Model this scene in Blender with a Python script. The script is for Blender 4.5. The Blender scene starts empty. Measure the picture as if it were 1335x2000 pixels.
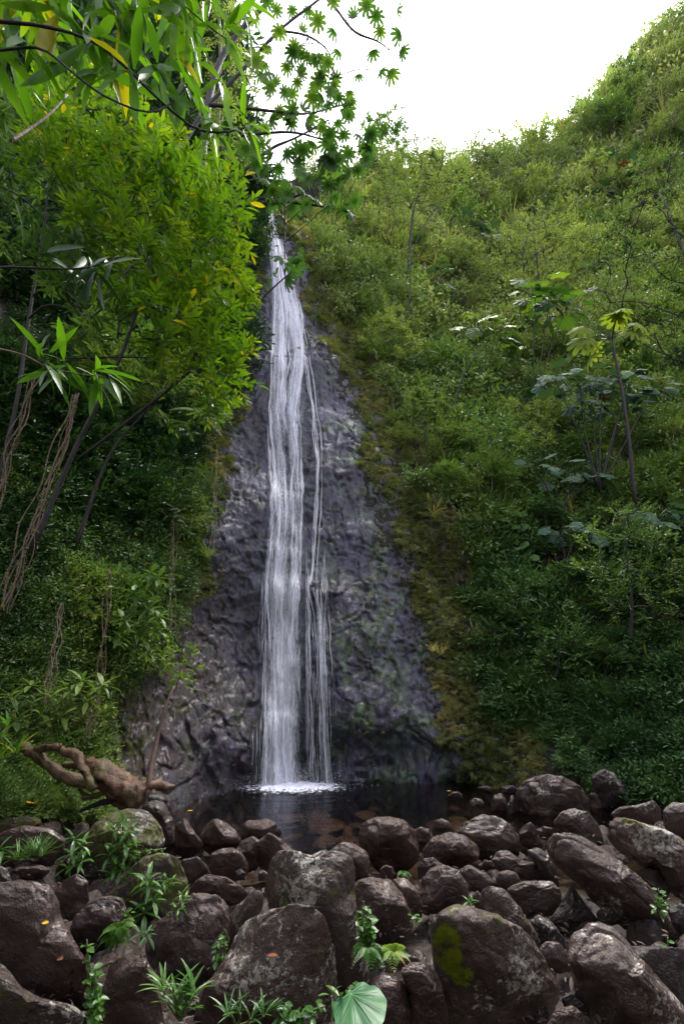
import bpy, bmesh, math, random
import numpy as np
from mathutils import Vector

random.seed(7)
RS = np.random.RandomState(11)
SC = bpy.context.scene
COL = SC.collection

# ------------------------------------------------------------------ camera
PITCH = math.radians(20.0)
FPX = 2000 * 16 / 36.0            # focal length in pixels of the 1335 x 2000 photograph
CAMZ = 2.4
cam_d = bpy.data.cameras.new('camera')
cam = bpy.data.objects.new('camera', cam_d)
COL.objects.link(cam)
cam.location = (0, 0, CAMZ)
cam.rotation_euler = (math.pi / 2 + PITCH, 0, 0)
cam_d.sensor_fit = 'VERTICAL'
cam_d.sensor_height = 36
cam_d.sensor_width = 24
cam_d.lens = 16
cam_d.clip_start = 0.05
cam_d.clip_end = 2000
SC.camera = cam

# ------------------------------------------------------------------ sky, sun, exposure
SUN_EL, SUN_AZ = math.radians(62), math.radians(25)      # azimuth measured from +Y towards +X
w = bpy.data.worlds.new('World')
SC.world = w
w.use_nodes = True
nt = w.node_tree
nt.nodes.clear()
sky = nt.nodes.new('ShaderNodeTexSky')
sky.sky_type = 'NISHITA'
sky.sun_disc = False
sky.sun_elevation = SUN_EL
sky.sun_rotation = SUN_AZ
sky.air_density = 1.0
sky.dust_density = 4.0
sky.ozone_density = 1.0
hs = nt.nodes.new('ShaderNodeHueSaturation')
hs.inputs['Saturation'].default_value = 0.16
hs.inputs['Value'].default_value = 1.0
tc = nt.nodes.new('ShaderNodeTexCoord')
nz = nt.nodes.new('ShaderNodeTexNoise')
nz.inputs['Scale'].default_value = 1.6
nz.inputs['Detail'].default_value = 3
cl = nt.nodes.new('ShaderNodeMapRange')
cl.inputs['To Min'].default_value = 0.3
cl.inputs['To Max'].default_value = 0.7
mxw = nt.nodes.new('ShaderNodeMix')
mxw.data_type = 'RGBA'
mxw.inputs['B'].default_value = (9.4, 9.3, 11.2, 1)      # even cloud deck
bg = nt.nodes.new('ShaderNodeBackground')
bg.inputs['Strength'].default_value = 0.08
wo = nt.nodes.new('ShaderNodeOutputWorld')
L = nt.links.new
L(sky.outputs[0], hs.inputs['Color'])
L(tc.outputs['Generated'], nz.inputs['Vector'])
L(nz.outputs[0], cl.inputs['Value'])
L(cl.outputs[0], mxw.inputs['Factor'])
L(hs.outputs[0], mxw.inputs['A'])
L(mxw.outputs['Result'], bg.inputs['Color'])
L(bg.outputs[0], wo.inputs['Surface'])

sd = bpy.data.lights.new('sun', 'SUN')
sd.energy = 4.0
sd.angle = math.radians(35)
sd.color = (1.0, 0.96, 0.88)
so = bpy.data.objects.new('sun', sd)
COL.objects.link(so)
sdir = Vector((math.sin(SUN_AZ) * math.cos(SUN_EL), math.cos(SUN_AZ) * math.cos(SUN_EL), math.sin(SUN_EL)))
so.rotation_euler = sdir.to_track_quat('Z', 'Y').to_euler()
so.location = sdir * 50

SC.view_settings.view_transform = 'Standard'
SC.view_settings.look = 'None'
SC.view_settings.exposure = 1.8
SC.view_settings.gamma = 1
SC.render.engine = 'CYCLES'
SC.cycles.max_bounces = 6
SC.cycles.diffuse_bounces = 3
SC.cycles.glossy_bounces = 3
SC.cycles.transmission_bounces = 3
SC.cycles.transparent_max_bounces = 16
SC.cycles.use_denoising = True
SC.cycles.use_adaptive_sampling = True
SC.cycles.adaptive_threshold = 0.02
SC.cycles.caustics_reflective = False
SC.cycles.caustics_refractive = False

# ------------------------------------------------------------------ maths helpers
cp, sp_ = math.cos(PITCH), math.sin(PITCH)
CAM = np.array([0, 0, CAMZ])
RIGHT = np.array([1.0, 0, 0])
UPC = np.array([0, -sp_, cp])
FWD = np.array([0, cp, sp_])

def ray(u, v):
    a = (np.asarray(u, float) - 667.5) / FPX
    b = (1000 - np.asarray(v, float)) / FPX
    a, b = np.broadcast_arrays(a, b)
    return a[..., None] * RIGHT + b[..., None] * UPC + FWD

def at(u, v, Y):
    d = ray(u, v)
    return CAM + d * (np.asarray(Y) / d[..., 1])[..., None]

def at_t(u, v, t):
    return CAM + ray(u, v) * np.asarray(t)[..., None]

def nrm(a):
    return a / np.maximum(np.linalg.norm(a, axis=-1, keepdims=True), 1e-9)

def h3(ix, iy, iz, seed):
    with np.errstate(over='ignore'):
        n = (ix.astype(np.int64) * 374761393 + iy.astype(np.int64) * 668265263 + iz.astype(np.int64) * 2147483647 + seed * 1274126177) & 0xffffffff
        n = ((n ^ (n >> 13)) * 1274126177) & 0xffffffff
        n = (n ^ (n >> 16)) & 0xffffffff
        n = (n * 2246822519) & 0xffffffff
        n = (n ^ (n >> 15)) & 0xffffffff
    return n / 4294967296.0

def vnoise(p, seed=0):
    p = np.asarray(p, float)
    i = np.floor(p).astype(np.int64)
    f = p - i
    f = f * f * f * (f * (f * 6 - 15) + 10)
    r = 0
    for dx in (0, 1):
        wx = f[..., 0] if dx else 1 - f[..., 0]
        for dy in (0, 1):
            wy = f[..., 1] if dy else 1 - f[..., 1]
            for dz in (0, 1):
                wz = f[..., 2] if dz else 1 - f[..., 2]
                r = r + wx * wy * wz * h3(i[..., 0] + dx, i[..., 1] + dy, i[..., 2] + dz, seed)
    return r * 2 - 1

def fbm(p, o=4, seed=0, g=0.5):
    p = np.asarray(p, float)
    a, r = 1.0, 0
    for k in range(o):
        r = r + a * vnoise(p + 17.3 * k, seed + k)
        p = p * 2.03
        a *= g
    return r

def ridge(p, o=4, seed=0, g=0.5):
    p = np.asarray(p, float)
    a, r = 1.0, 0
    for k in range(o):
        r = r + a * (1 - 2 * np.abs(vnoise(p + 9.1 * k, seed + k)))
        p = p * 2.1
        a *= g
    return r

def worley(p, seed=0):
    """distance to nearest and second nearest jittered cell point, and a cell value"""
    p = np.asarray(p, float)
    i = np.floor(p).astype(np.int64)
    d1 = np.full(p.shape[:-1], 9.0)
    d2 = d1.copy()
    val = np.zeros(p.shape[:-1])
    for dx in (-1, 0, 1):
        for dy in (-1, 0, 1):
            for dz in (-1, 0, 1):
                c = i + np.array([dx, dy, dz])
                j = np.stack([h3(c[..., 0], c[..., 1], c[..., 2], seed + k) for k in range(3)], -1)
                d = np.linalg.norm(c + j - p, axis=-1)
                new = d < d1
                d2 = np.where(new, d1, np.minimum(d2, d))
                val = np.where(new, h3(c[..., 0], c[..., 1], c[..., 2], seed + 7), val)
                d1 = np.where(new, d, d1)
    return d1, d2, val

def lerp(v, pts):
    xs, ys = zip(*pts)
    return np.interp(v, xs, ys)

# ------------------------------------------------------------------ object helpers
def mesh_np(name, V, faces_list, mat, parent=None, smooth=True, attrs=None, origin=None, uvs=None):
    """faces_list: list of int arrays (n,k).  Links ONE mesh object."""
    V = np.asarray(V, np.float32)
    if origin is not None:
        V = V - np.asarray(origin, np.float32)
    me = bpy.data.meshes.new(name)
    me.vertices.add(len(V))
    me.vertices.foreach_set('co', V.ravel())
    faces_list = [np.asarray(f, np.int32) for f in faces_list if len(f)]
    loops = np.concatenate([f.ravel() for f in faces_list])
    tot = np.concatenate([np.full(len(f), f.shape[1], np.int32) for f in faces_list])
    start = np.concatenate([[0], np.cumsum(tot)[:-1]]).astype(np.int32)
    me.loops.add(len(loops))
    me.loops.foreach_set('vertex_index', loops)
    me.polygons.add(len(tot))
    me.polygons.foreach_set('loop_start', start)
    me.polygons.foreach_set('loop_total', tot)
    me.polygons.foreach_set('use_smooth', np.full(len(tot), smooth))
    me.update(calc_edges=True)
    if attrs:
        for k, a in attrs.items():
            at_ = me.attributes.new(k, 'FLOAT', 'POINT')
            at_.data.foreach_set('value', np.asarray(a, np.float32))
    if uvs is not None:
        uvl = me.uv_layers.new(name='UVMap')
        uvl.data.foreach_set('uv', np.asarray(uvs, np.float32)[loops].ravel())
    me.materials.append(mat)
    me.validate(clean_customdata=False)
    o = bpy.data.objects.new(name, me)
    COL.objects.link(o)
    if origin is not None and parent is None:
        o.location = [float(x) for x in origin]
    if parent is not None:
        o.parent = parent
        if origin is not None:
            o.location = [float(x) for x in (np.asarray(origin) - np.asarray(parent.location))]
    return o

def tag(o, label=None, cat=None, group=None, kind=None):
    if label: o['label'] = label
    if cat: o['category'] = cat
    if group: o['group'] = group
    if kind: o['kind'] = kind
    return o

def thing(name, loc, label, cat, group=None):
    o = bpy.data.objects.new(name, None)
    COL.objects.link(o)
    o.empty_display_size = 0.2
    o.location = [float(x) for x in loc]
    return tag(o, label, cat, group)

def part(name, V, faces_list, mat, parent, **k):
    return mesh_np(name, np.asarray(V) - np.asarray(parent.location), faces_list, mat, parent, **k)

def grid_faces(nr, nc, mask=None):
    idx = np.arange(nr * nc).reshape(nr, nc)
    q = np.stack([idx[:-1, :-1], idx[:-1, 1:], idx[1:, 1:], idx[1:, :-1]], -1).reshape(-1, 4)
    if mask is not None:
        q = q[mask.reshape(-1)]
    return q

# ------------------------------------------------------------------ material helpers
class NT:
    def __init__(s, name):
        s.m = bpy.data.materials.new(name)
        s.m.use_nodes = True
        s.t = s.m.node_tree
        s.t.nodes.clear()
        s.out = s.t.nodes.new('ShaderNodeOutputMaterial')
    def n(s, typ, **k):
        nd = s.t.nodes.new('ShaderNode' + typ)
        for a, b in k.items():
            if a.startswith('_'):
                setattr(nd, a[1:], b)
            else:
                key = int(a[1:]) if a[0] == 'i' and a[1:].isdigit() else a.replace('__', ' ')
                s.set(nd.inputs[key], b)
        return nd
    def set(s, inp, b):
        if hasattr(b, 'links'):
            s.t.links.new(b, inp)
        elif hasattr(b, 'outputs'):
            s.t.links.new(b.outputs[0], inp)
        else:
            if isinstance(b, tuple) and len(b) == 3 and inp.type == 'RGBA':
                b = b + (1,)
            inp.default_value = b
    def coord(s, kind='Object'):
        if kind == 'World':
            return s.n('NewGeometry').outputs['Position']
        return s.n('TexCoord').outputs[kind]
    def scale(s, vec, sc):
        m = s.n('Mapping', i0=vec)
        m.inputs['Scale'].default_value = sc
        return m.outputs[0]
    def noise(s, vec, scale, detail=4, rough=0.55, dist=0.0):
        return s.n('TexNoise', Vector=vec, Scale=scale, Detail=detail, Roughness=rough, Distortion=dist).outputs[0]
    def ramp(s, fac, stops):
        r = s.n('ValToRGB', i0=fac)
        e = r.color_ramp.elements
        while len(e) > 1: e.remove(e[-1])
        e[0].position = stops[0][0]
        c = stops[0][1]; e[0].color = (c if isinstance(c, tuple) else (c, c, c)) + (1,)
        for p, c in stops[1:]:
            x = e.new(p); x.color = (c if isinstance(c, tuple) else (c, c, c)) + (1,)
        return r.outputs[0]
    def mr(s, v, a, b, c=0.0, d=1.0):
        m = s.n('MapRange', i0=v, i1=a, i2=b, i3=c, i4=d)
        return m.outputs[0]
    def mix(s, f, a, b, mode='MIX'):
        m = s.t.nodes.new('ShaderNodeMix')
        m.data_type = 'RGBA'; m.blend_type = mode
        s.set(m.inputs[0], f); s.set(m.inputs[6], a); s.set(m.inputs[7], b)
        return m.outputs[2]
    def math(s, op, a, b=0.0, clamp=False):
        m = s.n('Math', _operation=op, i0=a, i1=b)
        m.use_clamp = clamp
        return m.outputs[0]
    def bump(s, h, strength=0.5, dist=0.02, normal=None):
        b = s.n('Bump', Strength=strength, Distance=dist, Height=h)
        if normal is not None: s.set(b.inputs['Normal'], normal)
        return b.outputs[0]
    def bsdf(s, **k):
        return s.n('BsdfPrincipled', **k)
    def end(s, sh):
        s.set(s.out.inputs[0], sh if hasattr(sh, 'links') else sh.outputs[0])
        return s.m

def leaf_mat(name, stops, trans=0.35, tcol=(1.3, 1.35, 0.6), rough=0.42, spec=0.5, wscale=0.35, dark=0.55, yellow=None):
    m = NT(name)
    rnd = m.n('Attribute', _attribute_name='rnd').outputs['Fac']
    oi = m.n('ObjectInfo').outputs['Random']
    pos = m.coord('World')
    big = m.noise(pos, wscale, 2)
    f = m.math('ADD', m.math('MULTIPLY', rnd, 0.35), m.math('MULTIPLY', oi, 0.4))
    f = m.math('ADD', f, m.mr(big, 0.35, 0.65, -0.1, 0.35), True)
    col = m.ramp(f, stops)
    if yellow:
        y = m.math('GREATER_THAN', m.math('FRACT', m.math('MULTIPLY', rnd, 13.7)), yellow[0])
        col = m.mix(y, col, yellow[1])
    b = m.bsdf(Base__Color=col, Roughness=rough)
    b.inputs['Specular IOR Level'].default_value = spec
    tr = m.n('BsdfTranslucent', Color=m.mix(1.0, col, tcol, 'MULTIPLY'))
    mx = m.n('MixShader', i0=trans, i1=b, i2=tr)
    return m.end(mx)

G = {}
G['far'] = leaf_mat('leaf_hill', [(0, (.07, .125, .038)), (.35, (.13, .20, .055)), (.7, (.22, .28, .085)), (1, (.36, .38, .16))], .42, wscale=.12)
G['mid'] = leaf_mat('leaf_thicket', [(0, (.04, .095, .028)), (.4, (.085, .165, .038)), (.75, (.15, .235, .05)), (1, (.27, .31, .08))], .32, wscale=.3)
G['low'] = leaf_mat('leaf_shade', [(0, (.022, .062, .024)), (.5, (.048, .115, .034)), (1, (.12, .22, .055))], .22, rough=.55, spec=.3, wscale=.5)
G['creeper'] = leaf_mat('leaf_creeper', [(0, (.08, .13, .035)), (.4, (.17, .21, .06)), (.72, (.30, .30, .10)), (.92, (.38, .28, .12)), (1, (.38, .20, .11))], .35, rough=.6, wscale=.6)
G['bright'] = leaf_mat('leaf_bright', [(0, (.020, .060, .008)), (.35, (.05, .13, .010)), (.75, (.12, .22, .014)), (1, (.24, .30, .022))], .48, (1.5, 1.5, .5), .38, .5, 1.3, yellow=(.985, (.36, .30, .02)))
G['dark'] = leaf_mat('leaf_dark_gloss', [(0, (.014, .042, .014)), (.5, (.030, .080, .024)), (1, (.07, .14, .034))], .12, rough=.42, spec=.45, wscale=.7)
G['strap'] = leaf_mat('leaf_strap', [(0, (.035, .11, .012)), (.5, (.07, .18, .014)), (.85, (.12, .25, .018)), (1, (.34, .33, .03))], .5, (1.5, 1.5, .5), .35, .5, 1.5, yellow=(.975, (.36, .33, .02)))
G['umbrella'] = leaf_mat('leaf_umbrella', [(0, (.025, .07, .02)), (.5, (.05, .12, .025)), (1, (.14, .22, .03))], .45, rough=.5)
G['broad'] = leaf_mat('leaf_broad', [(0, (.035, .080, .055)), (.5, (.055, .115, .070)), (1, (.085, .15, .06))], .2, rough=.7, spec=.2, wscale=1.2, yellow=(.975, (.14, .06, .035)))
G['herb'] = leaf_mat('leaf_herb', [(0, (.022, .07, .014)), (.5, (.045, .125, .018)), (1, (.09, .19, .026))], .3, rough=.35, spec=.5, wscale=3)
G['parasol'] = leaf_mat('leaf_parasol', [(0, (.06, .13, .02)), (1, (.22, .28, .04))], .4, (1.4, 1.4, .6), .7, .2, 2)
G['pale'] = leaf_mat('leaf_pale', [(0, (.13, .19, .11)), (1, (.24, .30, .18))], .2)
G['dead'] = leaf_mat('leaf_dead', [(0, (.035, .025, .022)), (1, (.14, .10, .08))], .1, (1.2, 1, .8), .7)
G['moss'] = leaf_mat('leaf_moss', [(0, (.06, .09, .008)), (1, (.24, .27, .02))], .2, rough=.9, spec=.1, wscale=2)

def bark_mat(name, c1, c2, moss=0.0, sc=8.0, rough=.75):
    m = NT(name)
    p = m.coord('World')
    n1 = m.noise(m.scale(p, (1, 1, .5)), sc, 6, .65)
    col = m.ramp(n1, [(.3, c1), (.7, c2)])
    if moss:
        mk = m.math('MULTIPLY', m.mr(m.noise(p, 3, 4), .45, .6), moss)
        col = m.mix(mk, col, (.07, .09, .02))
    b = m.bsdf(Base__Color=col, Roughness=rough, Normal=m.bump(m.noise(p, sc * 5, 5), .9, .015))
    return m.end(b)
BARK = bark_mat('bark_grey', (.05, .04, .035), (.16, .13, .11))
BARKD = bark_mat('bark_dark', (.012, .010, .010), (.035, .028, .028))
BARKM = bark_mat('bark_mossy', (.045, .04, .028), (.12, .11, .07), .8)
ROOT = bark_mat('root_bark', (.030, .015, .010), (.15, .072, .038), .35, 9, .6)
STEM = bark_mat('stem_brown', (.09, .05, .04), (.20, .13, .10))
GSTEM = bark_mat('stem_green', (.05, .08, .02), (.10, .14, .04), 0, 8, .5)

def rock_mat(name, c1, c2, c3, lichen=.0, moss=.0, pits=.5, rough=(.16, .42), moss_up=False, orange=0.0, lichcol=(.50, .47, .40)):
    m = NT(name)
    oc = m.coord('Object')
    off = m.n('ObjectInfo').outputs['Random']
    add = m.n('VectorMath', _operation='ADD', i0=oc)
    cmb = m.n('CombineXYZ', i0=m.math('MULTIPLY', off, 37.0), i1=m.math('MULTIPLY', off, 91.0), i2=m.math('MULTIPLY', off, 13.0))
    m.set(add.inputs[1], cmb.outputs[0])
    p = add.outputs[0]
    n1 = m.noise(p, 3.2, 6, .6)
    n2 = m.noise(p, 28, 5, .65)
    col = m.ramp(n1, [(.3, c1), (.52, c2), (.72, c3)])
    col = m.mix(m.mr(n2, .35, .7, 0, .55), col, m.mix(.5, col, (.02, .015, .015)))
    vor = m.n('TexVoronoi', Vector=p, Scale=42.0)
    vmask = m.mr(m.noise(p, 4.0, 2), .45, .6)
    pit = m.math('MULTIPLY', m.mr(vor.outputs[0], .0, .32, 1, 0), vmask)
    col = m.mix(m.math('MULTIPLY', pit, .7 * min(1, pits)), col, (.012, .010, .010))
    rg = m.mr(m.noise(p, 5.5, 4), .35, .65, rough[0], rough[1])
    if lichen:
        ln = m.noise(p, 26.0, 8, .72, .3)
        lz = m.noise(p, 2.3, 3, .5)
        th = m.math('ADD', ln, m.mr(lz, .35, .65, -.16, .13))
        lk = m.mr(th, .64 - .05 * lichen, .66 - .05 * lichen)
        lk = m.math('MULTIPLY', lk, m.mr(n2, .3, .5, .4, 1))
        col = m.mix(lk, col, m.mix(m.noise(p, 9, 2), lichcol, (.24, .23, .20)))
        rg = m.mix(lk, rg, (.85, .85, .85))
    if moss:
        mn = m.noise(p, 3.5, 5, .65)
        if moss_up:
            nz_ = m.n('SeparateXYZ', i0=m.n('NewGeometry').outputs['Normal']).outputs[2]
            mn = m.math('ADD', mn, m.mr(nz_, -.5, 1, -.1, .1))
        mk = m.mr(mn, .62 - .14 * moss, .70 - .14 * moss)
        mk = m.math('MULTIPLY', mk, m.mr(n2, .3, .55, .35, 1))
        col = m.mix(mk, col, m.mix(n2, (.035, .035, .008), (.10, .105, .014)))
        rg = m.mix(mk, rg, (.9, .9, .9))
    hgt = m.math('ADD', m.math('MULTIPLY', n2, .8), m.math('MULTIPLY', m.noise(p, 90, 3, .7), .5))
    hgt = m.math('SUBTRACT', hgt, m.math('MULTIPLY', pit, pits))
    hgt = m.math('ADD', hgt, m.math('MULTIPLY', m.noise(p, 9, 4, .6), .8))
    b = m.bsdf(Base__Color=col, Roughness=rg, Normal=m.bump(hgt, .9, .024))
    b.inputs['Specular IOR Level'].default_value = .5
    m.set(b.inputs['Coat Weight'], m.mr(m.noise(p, 3.1, 3), .4, .6, 0, .55)); b.inputs['Coat Roughness'].default_value = .18
    m.set(b.inputs['Coat Normal'], m.bump(m.noise(p, 14, 4, .6), .7, .02))
    return m.end(b)

BR1, BR2, BR3 = (.034, .019, .015), (.076, .045, .037), (.125, .084, .075)
R = {
    'brown': rock_mat('basalt_brown', BR1, BR2, BR3, 0.0, 0, .35),
    'wet': rock_mat('basalt_wet', (.032, .019, .016), (.066, .041, .035), (.115, .082, .078), 0, 0, .25, (.22, .45)),
    'lichen': rock_mat('basalt_lichen', (.032, .021, .018), (.064, .044, .037), (.11, .08, .074), 1.0, .3, .5),
    'speck': rock_mat('basalt_speckled', (.034, .021, .017), (.076, .048, .040), (.13, .090, .082), .7, .2, .5),
    'moss': rock_mat('basalt_mossy', (.026, .019, .014), (.045, .034, .026), (.075, .060, .048), .5, 1.1, .4, (.5, .8)),
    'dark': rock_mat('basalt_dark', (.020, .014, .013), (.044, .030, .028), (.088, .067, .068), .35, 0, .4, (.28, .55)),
    'pitted': rock_mat('basalt_pitted', (.040, .026, .022), (.088, .058, .050), (.15, .11, .105), .1, 0, 1.6, (.3, .5)),
}

# ------------------------------------------------------------------ leaf templates
def leaf_t(width=.3, fold=.06, droop=.12, prof=((0, .05), (.3, .9), (.62, 1.0), (.85, .55), (1, 0)), wavy=0.0):
    """a leaf along +X, length 1: rows of left, middle, right"""
    V, F, Qd = [], [], []
    prev = None
    for k, (x, wv) in enumerate(prof):
        z = -droop * x * x
        if wv < .02:
            V.append((x, 0, z)); cur = (len(V) - 1,)
        else:
            hw = width * wv * .5
            wz = wavy * (1 if k % 2 else -1)
            V += [(x, hw, z + fold * wv + wz), (x, 0, z), (x, -hw, z + fold * wv - wz)]
            cur = (len(V) - 3, len(V) - 2, len(V) - 1)
        if prev is not None:
            if len(cur) == 3 and len(prev) == 3:
                Qd += [(prev[0], cur[0], cur[1], prev[1]), (prev[1], cur[1], cur[2], prev[2])]
            elif len(cur) == 1:
                F += [(prev[0], cur[0], prev[1]), (prev[1], cur[0], prev[2])]
            else:
                F += [(prev[0], cur[0], cur[1]), (prev[0], cur[1], cur[2])]
        prev = cur
    return np.array(V, float), np.array(F, int).reshape(-1, 3), np.array(Qd, int).reshape(-1, 4)

LEAF = leaf_t()
LEAF_S = leaf_t(.36, .05, .1, ((0, 0), (.42, 1), (1, 0)))
LEAF_LONG = leaf_t(.16, .02, .25, ((0, .15), (.15, .6), (.35, 1), (.6, .95), (.82, .6), (1, 0)), .006)
LEAF_GRASS = leaf_t(.045, .004, .45, ((0, .6), (.3, 1), (.6, .9), (.85, .5), (1, 0)))
LEAF_STRAP = leaf_t(.12, .02, .45, ((0, .35), (.2, .8), (.45, 1), (.7, .85), (.88, .5), (1, 0)))
LEAF_OV = leaf_t(.55, .06, .15, ((0, .1), (.18, .75), (.45, 1.0), (.75, .65), (1, 0)))

def fan_leaf(lobes=9, lw=.16, span=320, inner=.25, droop=.25, cup=0.0, seedv=0):
    """an umbrella (palmate) leaf: radiating lobes round a centre, plane XY"""
    V, F, Qd = [(0, 0, 0)], [], []
    rs = np.random.RandomState(seedv)
    for k in range(lobes):
        a = math.radians(-span / 2 + span * k / (lobes - 1))
        ln = .5 * (1 - .22 * abs(k - (lobes - 1) / 2) / ((lobes - 1) / 2)) * rs.uniform(.92, 1.06)
        d = np.array([math.cos(a), math.sin(a)]); nn = np.array([-d[1], d[0]])
        i0 = len(V)
        for r_, w_ in ((.24, .75), (.66, 1.0), (.90, .85)):
            for sgn in (-1, 1):
                q = d * r_ * ln + nn * sgn * w_ * lw * .5
                V.append((q[0], q[1], -droop * r_ * r_ * ln + cup * r_ * ln - (.012 if sgn else 0)))
        q = d * ln
        V.append((q[0], q[1], -droop * ln + cup * ln))
        F += [(0, i0, i0 + 1), (i0 + 4, i0 + 6, i0 + 5)]
        Qd += [(i0, i0 + 2, i0 + 3, i0 + 1), (i0 + 2, i0 + 4, i0 + 5, i0 + 3)]
    V = np.array(V)
    return V, np.array(F), np.array(Qd)
FAN = fan_leaf(lobes=10, lw=.155, droop=.55)

def lobed_leaf(n=22, lob=.12, droop=.25):
    """a broad heart-like leaf with a shallowly lobed margin, stalk at origin, plane XY, length 1"""
    V, F = [(0.12, 0, 0.02)], []
    ring = []
    for k in range(n + 1):
        a = -math.pi + 2 * math.pi * k / n
        if k == n: break
        rr = .48 * (1 + lob * math.cos(5.0 * a)) * (1 - .25 * math.exp(-((abs(a) - math.pi) / .3) ** 2))
        x, y = .42 + rr * math.cos(a), rr * 1.02 * math.sin(a)
        ring.append((x, y))
    for s in (.55, 1.0):
        for (x, y) in ring:
            px, py = .12 + (x - .12) * s, y * s
            V.append((px, py, -droop * ((px - .3) ** 2 + py ** 2) + .03 * math.cos(8 * math.atan2(py, px - .3)) * s))
    Qd = []
    for k in range(n):
        k2 = (k + 1) % n
        F.append((0, 1 + k, 1 + k2))
        Qd.append((1 + k, 1 + n + k, 1 + n + k2, 1 + k2))
    return np.array(V), np.array(F), np.array(Qd)
BROAD = lobed_leaf()

def frames(d, up):
    X = nrm(d)
    Yv = nrm(np.cross(up, X))
    Z = np.cross(X, Yv)
    return np.stack([X, Yv, Z], -1)          # columns

def place(tmpl, P, M, S, rnd=None):
    V, F, Qd = tmpl
    n = len(P)
    W = np.einsum('nij,kj->nki', M * np.asarray(S).reshape(-1, 1, 1), V) + P[:, None, :]
    off = (np.arange(n) * len(V))[:, None, None]
    r = RS.rand(n) if rnd is None else rnd
    return W.reshape(-1, 3), (F[None] + off).reshape(-1, F.shape[1] if F.size else 3), (Qd[None] + off).reshape(-1, 4), np.repeat(r, len(V))

def join(chunks):
    Vs, Fs, Qs, Rs, o = [], [], [], [], 0
    for V, F, Qd, r in chunks:
        Vs.append(V); Fs.append(F + o); Qs.append(Qd + o); Rs.append(r); o += len(V)
    return np.concatenate(Vs), np.concatenate(Fs), np.concatenate(Qs), np.concatenate(Rs)

def leaves_obj(name, chunks, mat, parent, smooth=False):
    V, F, Qd, r = join(chunks)
    return part(name, V, [F, Qd], mat, parent, attrs={'rnd': r}, smooth=smooth)

def tube(path, rad, n=7, seed=0, rough=0.0):
    path = np.asarray(path, float); m = len(path)
    rad = np.broadcast_to(np.asarray(rad, float), (m,))
    T = nrm(np.gradient(path, axis=0))
    ref = np.array([.31, .2, .93]) if abs(T[0] @ np.array([.31, .2, .93])) < .9 else np.array([1., 0, 0])
    A = nrm(np.cross(T, ref)); B = np.cross(T, A)
    ang = np.linspace(0, 2 * math.pi, n, endpoint=False)
    ring = np.cos(ang)[None, :, None] * A[:, None] + np.sin(ang)[None, :, None] * B[:, None]
    rr = rad[:, None] * np.ones((1, n))
    V = path[:, None] + ring * rr[..., None]
    if rough:
        ln = np.concatenate([[0], np.cumsum(np.linalg.norm(np.diff(path, axis=0), axis=1))]) / max(rad.max(), 1e-3)
        tw_ = ang[None, :] + ln[:, None] * .12
        q_ = np.stack([np.cos(tw_) * 1.7, np.sin(tw_) * 1.7, ln[:, None] * .22 + 0 * tw_], -1)
        V = path[:, None] + ring * (rr * (1 + rough * (ridge(q_, 3, seed) - .3)))[..., None]
    idx = np.arange(m * n).reshape(m, n)
    nx = np.roll(idx, -1, axis=1)
    Qd = np.stack([idx[:-1], nx[:-1], nx[1:], idx[1:]], -1).reshape(-1, 4)
    Vf = np.concatenate([V.reshape(-1, 3), path[:1], path[-1:]])
    c0, c1 = m * n, m * n + 1
    F = [(c0, nx[0, k], idx[0, k]) for k in range(n)] + [(c1, idx[-1, k], nx[-1, k]) for k in range(n)]
    return Vf, np.array(F), Qd, np.zeros(len(Vf))

def smooth_path(pts, n=24):
    """Catmull-Rom through pts"""
    P = np.asarray(pts, float)
    P = np.vstack([2 * P[0] - P[1], P, 2 * P[-1] - P[-2]])
    out = []
    seg = len(P) - 3
    for q in np.linspace(0, seg - 1e-6, n):
        i = int(q); t = q - i
        a, b, c, d = P[i:i + 4]
        out.append(.5 * ((2 * b) + (-a + c) * t + (2 * a - 5 * b + 4 * c - d) * t * t + (-a + 3 * b - 3 * c + d) * t ** 3))
    return np.array(out)

def wood(chunks, name, mat, parent):
    V, F, Qd, _ = join(chunks)
    return part(name, V, [F, Qd], mat, parent)

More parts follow.
